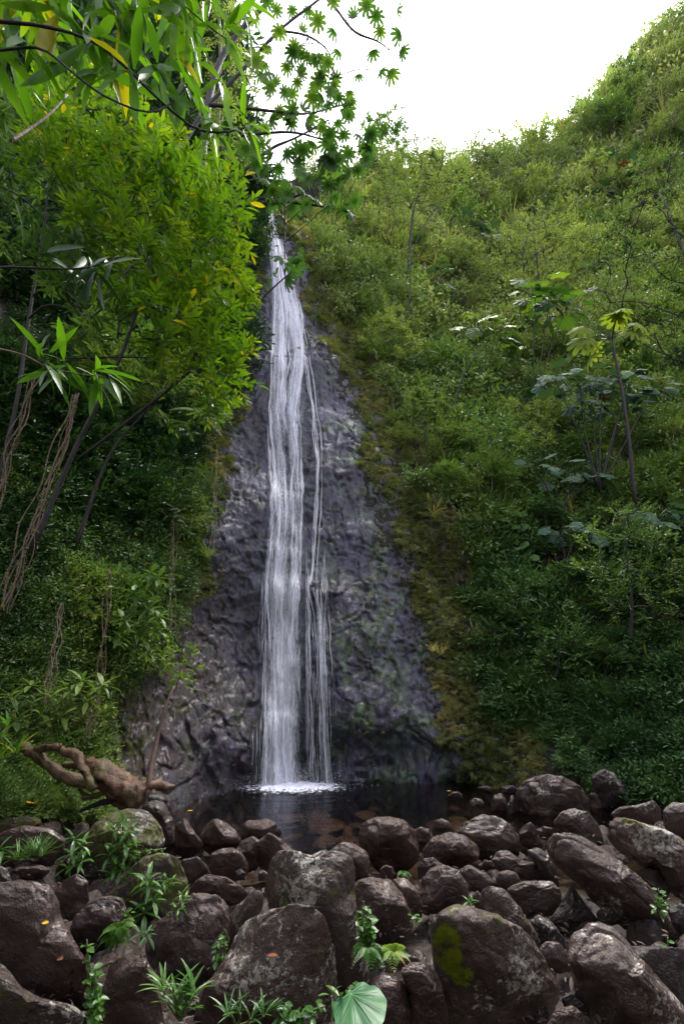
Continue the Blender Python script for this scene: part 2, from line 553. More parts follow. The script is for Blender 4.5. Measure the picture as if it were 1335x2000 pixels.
# ------------------------------------------------------------------ the lie of the land
CTRL = [
    # u, v, Y (metres ahead of the camera)
    (570, 1530, 12.7), (570, 1350, 13.2), (565, 1200, 14.0), (560, 1000, 15.0), (555, 800, 16.2), (540, 600, 17.8), (530, 450, 19.3), (520, 380, 20.5),
    (450, 1500, 11.9), (340, 1570, 10.4), (420, 1200, 13.0), (430, 1000, 14.0), (450, 800, 15.5), (470, 600, 17.0), (495, 450, 18.5),
    (230, 1480, 9.6), (250, 1200, 10.2), (260, 950, 11.2), (270, 700, 12.5), (330, 450, 15.0), (380, 200, 18), (420, 50, 21), (300, -150, 22),
    (100, 1540, 8.3), (0, 1520, 7.3), (0, 1250, 7.5), (0, 950, 8.0), (0, 650, 8.8), (50, 350, 10), (0, 0, 12), (0, -250, 14),
    (-300, 1500, 5.2), (-300, 900, 5.6), (-300, 300, 6.5), (-300, -300, 8), (-700, 1500, 3.4), (-700, 800, 3.7), (-700, 0, 4.5), (-700, -400, 5),
    (700, 1500, 12.7), (850, 1500, 12.5), (1000, 1530, 11.9), (1150, 1560, 10.7), (1335, 1590, 9.3),
    (700, 1250, 13.5), (680, 1000, 15.0), (640, 700, 17.2), (600, 500, 19.3), (560, 400, 21),
    (800, 1250, 13.6), (950, 1350, 12.8), (1150, 1400, 11.8), (1335, 1400, 10.4),
    (850, 1050, 15.2), (1000, 1150, 14.4), (1200, 1150, 13.6), (1335, 1150, 12.4),
    (800, 850, 17.5), (1000, 900, 18.2), (1200, 900, 18.0), (1335, 900, 16.5),
    (750, 650, 21), (900, 700, 23), (1100, 700, 25), (1335, 700, 24),
    (700, 480, 26), (850, 500, 31), (1000, 500, 38), (1200, 500, 38), (1335, 480, 36),
    (650, 350, 31), (750, 330, 38), (850, 340, 46), (950, 330, 56), (1100, 290, 62), (1200, 250, 62), (1335, 200, 58), (1335, 40, 68),
    (1600, 1550, 7.2), (1600, 1000, 10.0), (1600, 500, 20), (1600, 0, 36), (1900, 1500, 5.6), (1900, 900, 7.5), (1900, 300, 14), (1900, -300, 26),
    (1500, -150, 60), (600, 1620, 12.6), (900, 1620, 12.3), (300, 1650, 10.2), (1335, 1680, 9.0), (0, 1680, 7.0),
]
_c = np.array(CTRL)
_uv = _c[:, :2] / 500.0
_n = len(_uv)
def _tps(r2):
    return np.where(r2 > 1e-12, .5 * r2 * np.log(np.maximum(r2, 1e-12)), 0)
_K = _tps(((_uv[:, None] - _uv[None]) ** 2).sum(-1)) + np.eye(_n) * .004
_P = np.hstack([np.ones((_n, 1)), _uv])
_A = np.block([[_K, _P], [_P.T, np.zeros((3, 3))]])
_w = np.linalg.solve(_A, np.concatenate([np.log(_c[:, 2]), np.zeros(3)]))

def depth(u, v):
    u, v = np.broadcast_arrays(np.asarray(u, float), np.asarray(v, float))
    q = np.stack([u.ravel(), v.ravel()], -1) / 500.0
    out = np.empty(len(q))
    for i in range(0, len(q), 20000):
        s = q[i:i + 20000]
        out[i:i + 20000] = _tps(((s[:, None] - _uv[None]) ** 2).sum(-1)) @ _w[:_n] + _w[_n] + s @ _w[_n + 1:]
    return np.exp(out).reshape(u.shape)

SKYLINE = [(-900, -420), (250, -300), (350, -150), (420, 40), (470, 250), (503, 372), (514, 392), (534, 392), (548, 362), (620, 345), (700, 335), (800, 335), (910, 335), (970, 318), (1060, 290),
           (1130, 240), (1200, 170), (1260, 110), (1335, 40), (1420, -40), (1600, -200), (1950, -420)]
ROCKL = [(380, 503), (450, 494), (520, 486), (600, 470), (700, 473), (800, 455), (850, 434), (950, 415), (1050, 400), (1150, 385), (1250, 335), (1350, 245), (1400, 215), (1450, 200), (1600, 230)]
ROCKR = [(380, 538), (450, 552), (500, 580), (600, 612), (700, 655), (800, 700), (900, 722), (1000, 762), (1100, 792), (1200, 832), (1300, 852), (1400, 870), (1440, 930), (1480, 1000), (1600, 1040)]

def rock_in(u, v):
    """>0 inside the bare rock face, in pixels to its edge"""
    P = at(u, v, 14)
    j = fbm(P * .9, 3, 5) * 22
    return np.minimum(u - lerp(v, ROCKL), lerp(v, ROCKR) - u) + j

def rock_disp(P, u, v):
    """relief of the cliff along the view of its face (towards the pool), metres"""
    q = P * np.array([1.0, 1.0, .45])
    d1, d2, val = worley(q * np.array([.9, .9, 1.1]) + .25 * fbm(P * 1.3, 2, 31)[..., None], 3)
    blk = (val - .5) * .15 * np.clip((d2 - d1) * 5, 0, 1)
    e1, e2, val2 = worley(P * np.array([2.6, 2.6, 2.0]) + .3 * fbm(P * 2, 2, 37)[..., None], 9)
    blk2 = (val2 - .5) * .08 * np.clip((e2 - e1) * 6, 0, 1)
    strat = ridge(P * np.array([2.4, 2.4, .30]), 4, 13) * .055
    fine = fbm(P * np.array([5, 5, 3.0]), 4, 21) * .03 + ridge(P * np.array([9, 9, 3.0]), 2, 23) * .025
    big = fbm(P * .28, 2, 41) * .45
    r = big + blk + blk2 + strat + fine
    c1, c2, _c = worley(P * np.array([1.5, 1.5, .75]) + .45 * fbm(P * .9, 3, 43)[..., None], 15)
    r = r - .13 * np.exp(-np.clip(c2 - c1, 0, 1) / .035)
    zz = P[..., 2] * .62 + .55 * fbm(P * np.array([.5, .5, .35]), 3, 45)
    r = r + .15 * (zz - np.floor(zz)) * (.5 + .5 * vnoise(P * .7, 46))
    zz = P[..., 2] * 2.1 + .8 * fbm(P * np.array([1.1, 1.1, .8]), 3, 47)
    r = r + .055 * (zz - np.floor(zz))
    # hollow undercut along the waterline
    uh = .45 + .5 * fbm(P * np.array([.7, .7, .0]), 3, 57)
    und = np.clip(1.3 - np.abs(P[..., 2] - .1) / np.maximum(uh, .15), 0, 1)
    r = r - und * (.35 + .35 * fbm(P * 1.1, 3, 55)) * np.clip((u - 300) / 150, 0, 1)
    # ledge where the fall breaks, and the swelling right of it
    led = np.exp(-((v - 1155 - (u - 580) * .05) / 26) ** 2) * np.clip(1 - abs(u - 590) / 130, 0, 1) * .35
    led += np.exp(-((v - 1400) / 60) ** 2 - ((u - 720) / 90) ** 2) * .35
    led += np.exp(-((v - 700) / 22) ** 2 - ((u - 600) / 70) ** 2) * .35
    led += np.exp(-((v - 1040) / 40) ** 2 - ((u - 700) / 70) ** 2) * .3
    return r + led

def land(u, v, rock=None):
    """point of the cliff or hillside for the direction (u, v)"""
    P = at(u, v, depth(u, v))
    if rock is None:
        rock = np.clip(rock_in(u, v) / 40 + .6, 0, 1)
    hill = (fbm(P * .12, 4, 61) * 1.0 + fbm(P * .5, 3, 62) * .45) * np.clip(P[..., 1] / 22, .5, 2.5)
    disp = rock_disp(P, u, v) * rock + hill * (1 - rock)
    horiz = CAM - P
    horiz[..., 2] *= .25
    return P + nrm(horiz) * disp[..., None]

us = np.arange(-850, 1921, 10.0)
t = np.linspace(0, 1, 150)
U, Tt = np.meshgrid(us, t)
VT = lerp(U, SKYLINE)
VBOT = np.interp(U, [-900, -300, 0, 300, 700, 1000, 1335, 1950], [1900, 1760, 1680, 1640, 1580, 1590, 1680, 1900])
Vv = VT + (VBOT - VT) * Tt
PH = land(U, Vv)
ri = rock_in(U, Vv)
inside = ri > 26
fm = ~(inside[:-1, :-1] & inside[1:, 1:] & inside[:-1, 1:] & inside[1:, :-1])
# the far side of the ridge, falling away behind the skyline
back1 = PH[0] + np.array([0, 6.0, -2.0]); back2 = PH[0] + np.array([0, 30.0, -25.0])
allV = np.concatenate([back2[None], back1[None], PH])
fmask = np.concatenate([np.ones((2, len(us) - 1), bool), fm])

m = NT('soil_moss')
p = m.coord('World')
n1 = m.noise(p, 1.2, 6, .6)
n2 = m.noise(p, 9, 5, .65)
col = m.ramp(n1, [(.3, (.010, .009, .007)), (.5, (.015, .018, .008)), (.7, (.026, .032, .010))])
col = m.mix(m.mr(n2, .4, .65), col, (.028, .022, .018))
HILLM = m.end(m.bsdf(Base__Color=col, Roughness=.85, Normal=m.bump(n2, .8, .15)))
mesh_np('hillside', allV.reshape(-1, 3), [grid_faces(allV.shape[0], allV.shape[1], fmask)], HILLM)
tag(bpy.data.objects['hillside'], 'steep overgrown valley sides left and right of the waterfall cliff', None, None, 'structure')

# cliff rock
m = NT('cliff_basalt')
p = m.coord('World')
xyz = m.n('SeparateXYZ', i0=p)
n1 = m.noise(m.scale(p, (1, 1, .5)), 1.1, 6, .62)
n2 = m.noise(m.scale(p, (1, 1, .55)), 7, 6, .65)
n3 = m.noise(p, 32, 4, .6)
col = m.ramp(n1, [(.30, (.026, .023, .036)), (.5, (.062, .056, .098)), (.70, (.13, .122, .215))])  # lilac stops put the sky's reflected tint into the rock colour
col = m.mix(m.mr(n2, .46, .64, 0, .75), col, (.022, .018, .022))
col = m.mix(m.mr(m.noise(m.scale(p, (1, 1, .22)), 10, 5, .6), .5, .62, 0, .55), col, (.025, .02, .028))
# brown iron-stained rock towards the left foot of the wall
redk = m.math('MULTIPLY', m.mr(xyz.outputs[0], -1.6, -4.0), m.mr(xyz.outputs[2], 6.5, 2.5))
col = m.mix(m.math('MULTIPLY', redk, m.mr(m.noise(p, 1.7, 4), .3, .6, .5, 1)), col, m.mix(n2, (.028, .017, .014), (.075, .042, .034)))
# green algae and moss patches, mostly right of the water
gk = m.mr(m.noise(m.scale(p, (1, 1, .8)), 1.5, 7, .7), .48, .58)
gk = m.math('MULTIPLY', gk, m.mr(m.noise(p, 6, 5, .7), .38, .55))
gk = m.math('MULTIPLY', gk, m.mr(xyz.outputs[0], -1.2, .3, .25, .95))
col = m.mix(gk, col, m.mix(n3, (.06, .10, .055), (.16, .24, .14)))
gk2 = m.math('MULTIPLY', m.mr(m.noise(p, 2.6, 6, .7), .56, .64), m.mr(xyz.outputs[2], 6, 1, .2, .9))
col = m.mix(gk2, col, (.030, .040, .012))
streak = m.noise(m.scale(p, (6, 6, .5)), 1.6, 4, .6)
rg = m.mr(m.math('ADD', m.math('MULTIPLY', streak, .6), m.math('MULTIPLY', n2, .4)), .35, .65, .24, .5)
h = m.math('ADD', m.math('MULTIPLY', n2, 1.0), m.math('MULTIPLY', n3, .3))
h = m.math('ADD', h, m.math('MULTIPLY', m.noise(m.scale(p, (3.5, 3.5, .8)), 3, 5, .6), .9))
CLIFFM = m.end(m.bsdf(Base__Color=col, Roughness=rg, Normal=m.bump(h, 1.0, .10), Coat__Weight=.28, Coat__Roughness=.26))
us2 = np.arange(120, 1100, 3.0)
vs2 = np.arange(376, 1640, 3.0)
U2, V2 = np.meshgrid(us2, vs2)
PC = land(U2, V2)
ri2 = rock_in(U2, V2)
sk = V2 > lerp(U2, SKYLINE) - 4
inn = (ri2 > -45) & sk
fm2 = inn[:-1, :-1] & inn[1:, 1:] & inn[:-1, 1:] & inn[1:, :-1]
fq = grid_faces(*U2.shape, fm2)
used = np.unique(fq); remap = np.full(U2.size, -1); remap[used] = np.arange(len(used))
mesh_np('cliff', PC.reshape(-1, 3)[used], [remap[fq]], CLIFFM)
tag(bpy.data.objects['cliff'], 'tall dark wet basalt cliff with green algae patches behind the waterfall', None, None, 'structure')

# ------------------------------------------------------------------ ground under the boulders, pool and its bed
def ground_z(x, y):
    x = np.asarray(x, float); y = np.asarray(y, float)
    base = np.interp(y, [-6, 0, 3, 5, 7, 8.3, 9.3, 10.5, 14], [.9, .7, .5, .26, .12, -.12, -.5, -.9, -1.2])
    lft = np.clip((-x - 2.4 - (y - 7) * .25) / 1.8, 0, 1.3)
    rgt = np.clip((x - 2.2 - np.clip(11 - y, 0, 5) * .0 - np.clip(y - 8.6, 0, 3) * .45) / 2.2, 0, 1.3)
    z = base + lft ** 1.2 * np.interp(y, [0, 5, 8, 10, 12], [.2, .35, 1.15, 1.6, 1.6]) + rgt * np.interp(y, [0, 4, 8, 12], [.15, .2, .45, 1.1])
    return z

gx = np.concatenate([np.linspace(-40, -9, 10), np.arange(-8, 8.01, .1), np.linspace(9, 40, 10)])
gy = np.concatenate([np.linspace(-40, -1, 12), np.arange(-.5, 14.5, .1)])
GX, GY = np.meshgrid(gx, gy)
GP = np.stack([GX, GY, 0 * GX], -1)
GZ = ground_z(GX, GY) + fbm(GP * 1.4, 4, 71) * .09 - .22 * np.clip((9.5 - GY) / 2, 0, 1) * np.clip((GX + 6.0) / 2, 0, 1) - .38 * np.clip((GX - 2.4) / 1.2, 0, 1) * np.clip((12.5 - GY) / 2, 0, 1)
GP[..., 2] = GZ
m = NT('wet_mud')
p = m.coord('World')
n1 = m.noise(p, 2.5, 6, .6); n2 = m.noise(p, 22, 6, .7)
col = m.ramp(n1, [(.3, (.020, .013, .011)), (.6, (.042, .026, .022)), (.75, (.065, .045, .038))])
col = m.mix(m.mr(n2, .4, .7, 0, .7), col, (.022, .015, .013))
v_ = m.n('TexVoronoi', Vector=p, Scale=11.0)
MUD = m.end(m.bsdf(Base__Color=col, Roughness=m.mr(n1, .3, .7, .35, .7), Normal=m.bump(m.math('ADD', n2, m.math('MULTIPLY', v_.outputs[0], -1.5)), .8, .05)))
mesh_np('ground', GP.reshape(-1, 3), [grid_faces(*GX.shape)], MUD)
tag(bpy.data.objects['ground'], 'wet brown mud and gravel between the boulders and under the pool', None, None, 'structure')

px = np.arange(-7, 7.01, .06); py = np.arange(7.0, 13.6, .06)
PX, PY = np.meshgrid(px, py)
FALLX, FALLY = -1.15, 12.25
rr = np.hypot(PX - FALLX, (PY - FALLY) * 1.2)
PZ = .004 * np.sin(rr * 17) * np.exp(-rr * .45) + .005 * fbm(np.stack([PX * 3, PY * 6, 0 * PX], -1), 3, 81) * np.exp(-rr * .15)
m = NT('pool_water')
p = m.coord('World')
wn = m.noise(m.scale(p, (1, 1.8, 1)), 7, 4, .55)
wn2 = m.noise(p, 26, 3, .6)
nr = m.bump(m.math('ADD', wn, m.math('MULTIPLY', wn2, .3)), .35, .03)
gl = m.n('BsdfGlossy', Color=(.95, .95, 1.0), Roughness=.07, Normal=nr)
tr = m.n('BsdfTransparent', Color=(.66, .55, .44))
fr = m.n('Fresnel', IOR=1.33, Normal=nr)
POOLM = m.end(m.n('MixShader', i0=fr, i1=tr, i2=gl))
mesh_np('pool', np.stack([PX, PY, PZ], -1).reshape(-1, 3), [grid_faces(*PX.shape)], POOLM)
tag(bpy.data.objects['pool'], 'dark still plunge pool at the foot of the waterfall', None, None, 'structure')

# ------------------------------------------------------------------ waterfall
WB = [(388, 517, 528), (430, 519, 540), (480, 524, 556), (540, 522, 580), (600, 524, 597), (680, 527, 602), (750, 526, 603), (800, 526, 596), (900, 531, 592), (1000, 535, 592),
      (1080, 528, 592), (1150, 526, 602), (1250, 523, 598), (1400, 519, 592), (1545, 516, 596)]
_v = [q[0] for q in WB]; _l = [q[1] for q in WB]; _r = [q[2] for q in WB]
def wl(v): return np.interp(v, _v, _l)
def wr(v): return np.interp(v, _v, _r)

def water_strip(vs, uc, half, off, nx=2):
    """ribbon of falling water following the rock and then dropping freely; uc, half in pixels at each v"""
    s = np.linspace(-1, 1, nx)
    UU = uc[:, None] + half[:, None] * s[None]
    VV = np.repeat(vs[:, None], nx, 1)
    P = land(UU, VV, np.ones_like(UU))
    Y = np.minimum.accumulate(P[..., 1], axis=0)
    k = np.exp(-np.linspace(-2, 2, 9) ** 2); k /= k.sum()
    Ys = np.stack([np.convolve(np.pad(Y[:, j], 4, mode='edge'), k, 'valid') for j in range(nx)], 1)
    Y = np.minimum(Y + .03, Ys) - off * (1 + .25 * (1 - s[None] ** 2))
    return at(UU, VV, Y)

def strip_mesh(P, seed):
    nr, nc = P.shape[:2]
    ln = np.concatenate([[0], np.cumsum(np.linalg.norm(np.diff(P[:, nc // 2], axis=0), axis=1))])
    wid = np.linalg.norm(P[nr // 2, -1] - P[nr // 2, 0])
    uv = np.stack(np.broadcast_arrays(np.linspace(0, 1, nc)[None, :], ln[:, None]), -1).reshape(-1, 2)
    return P.reshape(-1, 3), grid_faces(nr, nc), uv, seed * np.ones(nr * nc), wid

def water_mat(name, cover, sharp, wid):
    m = NT(name)
    uv = m.n('UVMap', _uv_map='UVMap')
    sx = m.n('SeparateXYZ', i0=uv)
    x, y = sx.outputs[0], sx.outputs[1]
    sd_ = m.n('Attribute', _attribute_name='sd').outputs['Fac']
    wm = m.n('Attribute', _attribute_name='wm').outputs['Fac']
    xm = m.math('MULTIPLY', x, wm)
    def st(fx, fy, det, k):
        c = m.n('CombineXYZ', i0=m.math('MULTIPLY', xm, fx), i1=m.math('MULTIPLY', y, fy), i2=m.math('ADD', m.math('MULTIPLY', sd_, 7.3), k))
        return m.noise(c, 1.0, det, .6, .2)
    a = m.math('MULTIPLY', st(11, .5, 4, 0.0), .42)
    a = m.math('ADD', a, m.math('MULTIPLY', st(60, 2.2, 4, 5.0), .44))
    a = m.math('ADD', a, m.math('MULTIPLY', st(20, 7.5, 5, 9.0), .30))
    dens = m.n('Attribute', _attribute_name='dens').outputs['Fac']
    a = m.math('ADD', a, m.math('MULTIPLY', m.math('SUBTRACT', dens, .5), .42))
    al = m.mr(a, .575 - cover * .15, .575 - cover * .15 + sharp)
    e = m.math('MULTIPLY', m.math('MULTIPLY', x, m.math('SUBTRACT', 1.0, x)), 4.6, True)
    al = m.math('MULTIPLY', al, e, True)
    al = m.math('MULTIPLY', al, .93)
    b = m.bsdf(Base__Color=(.94, .95, 1.0), Roughness=.35)
    tr = m.n('BsdfTranslucent', Color=(.90, .91, 1.0))
    wmx = m.n('MixShader', i0=.45, i1=b, i2=tr)
    mx = m.n('MixShader', i0=al, i1=m.n('BsdfTransparent'), i2=wmx)
    return m.end(mx)
WSHEET = water_mat('water_veil', .42, .26, 1)
WSTR = water_mat('water_strand', .85, .24, 1)

def water_obj(name, strips, mat, parent):
    V, Fq, UV, SD, WM, DN, o = [], [], [], [], [], [], 0
    for P, seed, dens in strips:
        v_, f_, uv_, sd_, wid = strip_mesh(P, seed)
        V.append(v_); Fq.append(f_ + o); UV.append(uv_); SD.append(sd_); WM.append(np.full(len(v_), max(wid, .03)))
        DN.append(np.repeat(np.broadcast_to(dens, (P.shape[0],)), P.shape[1])); o += len(v_)
    return part(name, np.concatenate(V), [np.concatenate(Fq)], mat, parent, uvs=np.concatenate(UV), attrs={'sd': np.concatenate(SD), 'wm': np.concatenate(WM), 'dens': np.concatenate(DN)})

fall = thing('waterfall', (FALLX, FALLY, 0), 'tall thin white waterfall sliding down the dark rock into the pool', 'waterfall')
vs = np.arange(388, 1545, 5.0)
vs = np.concatenate([vs, [1548]])
mid, hw = (wl(vs) + wr(vs)) / 2, (wr(vs) - wl(vs)) / 2
dn = np.interp(vs, [388, 420, 600, 700, 900, 1050, 1150, 1300, 1545], [.85, .85, .7, .7, .65, .6, .75, .7, .7])
water_obj('veil', [(water_strip(vs, mid, hw * (1.0 + .16 * fbm(np.stack([vs * .012, vs * 0, vs * 0], -1), 3, 96)), .05, 15), 1, dn - .36), (water_strip(vs, mid + 2, hw * (.85 + .2 * fbm(np.stack([vs * .015, vs * 0 + 9, vs * 0], -1), 3, 97)), .10, 11), 2, dn - .3)], WSHEET, fall)
# the dense cores of the fall
core1 = np.interp(vs, [388, 480, 600, 700, 800, 900, 1000, 1140, 1250, 1400, 1545], [522, 538, 545, 543, 538, 546, 550, 541, 541, 541, 543])
core2 = np.interp(vs, [388, 480, 600, 700, 800, 900, 1000, 1140, 1250, 1400, 1545], [523, 545, 572, 580, 568, 578, 580, 574, 566, 566, 568])
water_obj('core_stream', [(water_strip(vs, core1, np.interp(vs, [388, 600, 1545], [4, 14, 24]) * (1 + .3 * fbm(np.stack([vs * .014, vs * 0 + 3, vs * 0], -1), 3, 98)), .15, 7), 3, dn - .02),
                          (water_strip(vs, core2, np.interp(vs, [388, 600, 1545], [4, 10, 20]) * (1 + .3 * fbm(np.stack([vs * .016, vs * 0 + 6, vs * 0], -1), 3, 99)), .18, 7), 4, dn - .06)], WSHEET, fall)
strs = []
for i in range(75):
    s0 = RS.uniform(-1, 1)
    a_ = 388 + RS.rand() ** 1.2 * 1050; b_ = min(1547, a_ + RS.uniform(70, 330))
    if b_ > 1460: b_ = 1547
    vv = np.arange(a_, b_ + .1, 5.0)
    if len(vv) < 6: continue
    zz = vv * 0
    s = s0 + .22 * fbm(np.stack([vv * .007, zz + i * 1.7, zz], -1), 3, 92)
    cc = np.interp(vv, vs, core1 if i % 5 < 2 else core2) if i % 5 < 4 else (wl(vv) + wr(vv)) / 2
    sw = np.interp(vv, [388, 600, 1100, 1545], [5, 15, 20, 28]) if i % 5 < 4 else (wr(vv) - wl(vv)) / 2
    uc = cc + s * sw * .93 + 1.2 * fbm(np.stack([vv * .05, zz + i * 3.7, zz], -1), 2, 91)
    half = RS.uniform(1.0, 5.5) * np.interp(vv, [390, 600, 1545], [.5, 1, 1.3]) * np.sin(np.linspace(.1, math.pi - (.1 if b_ < 1540 else 1.2), len(vv))) ** .7 * (1 + .35 * vnoise(np.stack([vv * .06, zz + i, zz], -1), 5))
    strs.append((water_strip(vv, uc, np.maximum(half, .2), RS.uniform(.05, .26), 3), 10 + i, RS.uniform(.45, .8)))
water_obj('main_strand', strs, WSTR, fall)
# the separate right-hand thread, over a ledge, and the wisps beside it
strs = []
RT = ([620, 690, 800, 900, 1000, 1100, 1142], [583, 595, 611, 621, 619, 611, 607])
RB = ([1140, 1200, 1350, 1450, 1548], [612, 624, 628, 634, 641])
for k in range(20):
    top = k < 6
    xs_, ys_ = RT if top else RB
    a_ = RS.uniform(xs_[0], xs_[0] + (60 if top else 60)); b_ = xs_[-1] if (RS.rand() < .7) else RS.uniform(a_ + 120, xs_[-1])
    vv = np.arange(a_, b_ + .1, 5.0)
    off = RS.normal(0, 2.0 if k % 3 else 7)
    uc = np.interp(vv, xs_, ys_) + off + 2.5 * fbm(np.stack([vv * .02, vv * 0 + k, vv * 0], -1), 2, 93)
    strs.append((water_strip(vv, uc, np.full(len(vv), RS.uniform(.7, 1.6) if top else RS.uniform(.7, 1.7)), RS.uniform(.04, .14), 3), 200 + k, .62 if top else .5))
for k in range(190):                                                 # thin broken spray threads at both sides of the lower half
    a_ = RS.uniform(1060, 1480); b_ = a_ + RS.uniform(40, 150)
    b_ = min(b_, 1547)
    vv = np.arange(a_, b_ + .1, 5.0)
    if len(vv) < 5: continue
    sp = np.interp(a_, [1060, 1540], [3, 14])
    u0 = RS.choice([521 - abs(RS.normal(0, sp)), 596 + abs(RS.normal(0, sp)), 628 + RS.normal(0, 7)])
    uc = u0 + (vv - a_) * (u0 - 565) * .0006 + 1.6 * fbm(np.stack([vv * .03, vv * 0 + k * 2, vv * 0], -1), 3, 94)
    strs.append((water_strip(vv, uc, RS.uniform(.35, 1.2) * np.sin(np.linspace(.2, 2.9, len(vv))), RS.uniform(.05, .3), 3), 300 + k, RS.uniform(.4, .62)))
water_obj('side_strand', strs, WSTR, fall)
# foam boiling where it lands
m = NT('foam')
p = m.coord('World')
xy = m.n('SeparateXYZ', i0=p)
dx = m.math('DIVIDE', m.math('SUBTRACT', xy.outputs[0], FALLX), 1.35); dy = m.math('DIVIDE', m.math('SUBTRACT', xy.outputs[1], FALLY - .12), .75)
rad_ = m.math('SQRT', m.math('ADD', m.math('MULTIPLY', dx, dx), m.math('MULTIPLY', dy, dy)))
f = m.math('ADD', m.mr(m.noise(p, 11, 8, .75), .3, .7, .1, .9), m.mr(rad_, 0, 1.25, .52, -.28))
b = m.bsdf(Base__Color=(.82, .84, .95), Roughness=.6)
FOAMM = m.end(m.n('MixShader', i0=m.mr(f, .52, .66), i1=m.n('BsdfTransparent'), i2=b))
fx = np.linspace(FALLX - 1.5, FALLX + 1.6, 60); fy = np.linspace(FALLY - 1.0, FALLY + .6, 34)
FX, FY = np.meshgrid(fx, fy)
FZ = .02 + .06 * np.clip(fbm(np.stack([FX * 9, FY * 9, 0 * FX], -1), 3, 95) + .3, 0, 2) * np.exp(-((FX - FALLX) / .6) ** 2 - ((FY - FALLY) / .4) ** 2)
part('foam', np.stack([FX, FY, FZ], -1).reshape(-1, 3), [grid_faces(*FX.shape)], FOAMM, fall)
DROPM = NT('droplet'); DROPM = DROPM.end(DROPM.bsdf(Base__Color=(.85, .87, .96), Roughness=.2))
tb = bmesh.new(); bmesh.ops.create_icosphere(tb, subdivisions=1, radius=1)
ICO = (np.array([v.co[:] for v in tb.verts]), np.array([[v.index for v in f.verts] for f in tb.faces]), np.zeros((0, 4), int)); tb.free()
n = 1800
ang = RS.uniform(0, 2 * math.pi, n); r_ = np.abs(RS.normal(0, .8, n)) + .15
Pd = np.stack([FALLX + .05 + r_ * np.cos(ang) * 1.0, FALLY - .1 - np.abs(r_ * np.sin(ang)) * .7 + .2, np.abs(RS.normal(0, .13, n)) + .01 + .45 * RS.rand(n) ** 5], -1)
M3 = np.repeat(np.eye(3)[None], n, 0)
V, F, Qd, r0 = place(ICO, Pd, M3, RS.uniform(.002, .007, n))
part('spray', V, [F], DROPM, fall)

# ------------------------------------------------------------------ boulders
tb = bmesh.new(); bmesh.ops.create_icosphere(tb, subdivisions=6, radius=1)
S6 = (np.array([v.co[:] for v in tb.verts]), np.array([[v.index for v in f.verts] for f in tb.faces])); tb.free()
tb = bmesh.new(); bmesh.ops.create_icosphere(tb, subdivisions=5, radius=1)
S5 = (np.array([v.co[:] for v in tb.verts]), np.array([[v.index for v in f.verts] for f in tb.faces])); tb.free()
tb = bmesh.new(); bmesh.ops.create_icosphere(tb, subdivisions=4, radius=1)
S4 = (np.array([v.co[:] for v in tb.verts]), np.array([[v.index for v in f.verts] for f in tb.faces])); tb.free()

def ground_hit(u, v):
    d = ray(u, v)
    for y in np.arange(1.2, 14, .04):
        q = CAM + d * (y / d[1])
        if q[2] < ground_z(q[0], q[1]) or q[2] < -.08: return y
    return 12.5

def radial(poly, c, n=240):
    """distance from c to the outline in n directions"""
    P = np.asarray(poly, float) - c
    Q = np.roll(P, -1, axis=0)
    th = np.linspace(-math.pi, math.pi, n, endpoint=False)
    D = np.stack([np.cos(th), np.sin(th)], -1)
    out = np.zeros(n)
    for a, b_ in zip(P, Q):
        e = b_ - a
        den = D[:, 0] * e[1] - D[:, 1] * e[0]
        with np.errstate(divide='ignore', invalid='ignore'):
            tt = (a[0] * e[1] - a[1] * e[0]) / den
            ss = (a[0] * D[:, 1] - a[1] * D[:, 0]) / den
        ok = (tt > 0) & (ss >= -1e-6) & (ss <= 1 + 1e-6)
        out = np.where(ok, np.maximum(out, tt), out)
    out[out == 0] = out[out > 0].mean()
    k = np.exp(-np.linspace(-1.6, 1.6, 11) ** 2); k /= k.sum()
    return th, np.convolve(np.concatenate([out[-5:], out, out[:5]]), k, 'valid')

def rock_shape(seed, unit, cuts=7, rough=.06, boxy=.0):
    rs = np.random.RandomState(seed)
    p = unit.copy()
    if boxy:
        pn = (np.abs(p) ** (2 + boxy * 3)).sum(-1) ** (-1 / (2 + boxy * 3))
        p = p * pn[:, None] * .93
    for _ in range(cuts):
        n = rs.normal(0, 1, 3); n[2] = abs(n[2]) * 1.1 + .35; n /= np.linalg.norm(n)
        if rs.rand() < .3: n[2] *= -1
        h = rs.uniform(.62, .88)
        ex = np.maximum(0, p @ n - h)
        p = p - n * (ex * .76)[:, None]
    o = rs.uniform(0, 50, 3); rough = rough * .85
    d = fbm(p * 1.5 + o, 3, seed) * rough * 1.1 + ridge(p * 2.6 + o, 4, seed + 3) * rough * .42 + fbm(p * 9 + o, 3, seed + 5) * rough * .22
    crack = np.abs(vnoise(p * 1.7 + o * 2, seed + 9))
    d = d - rough * 1.0 * np.exp(-(crack / .035) ** 2)
    return p * (1 + d)[:, None]

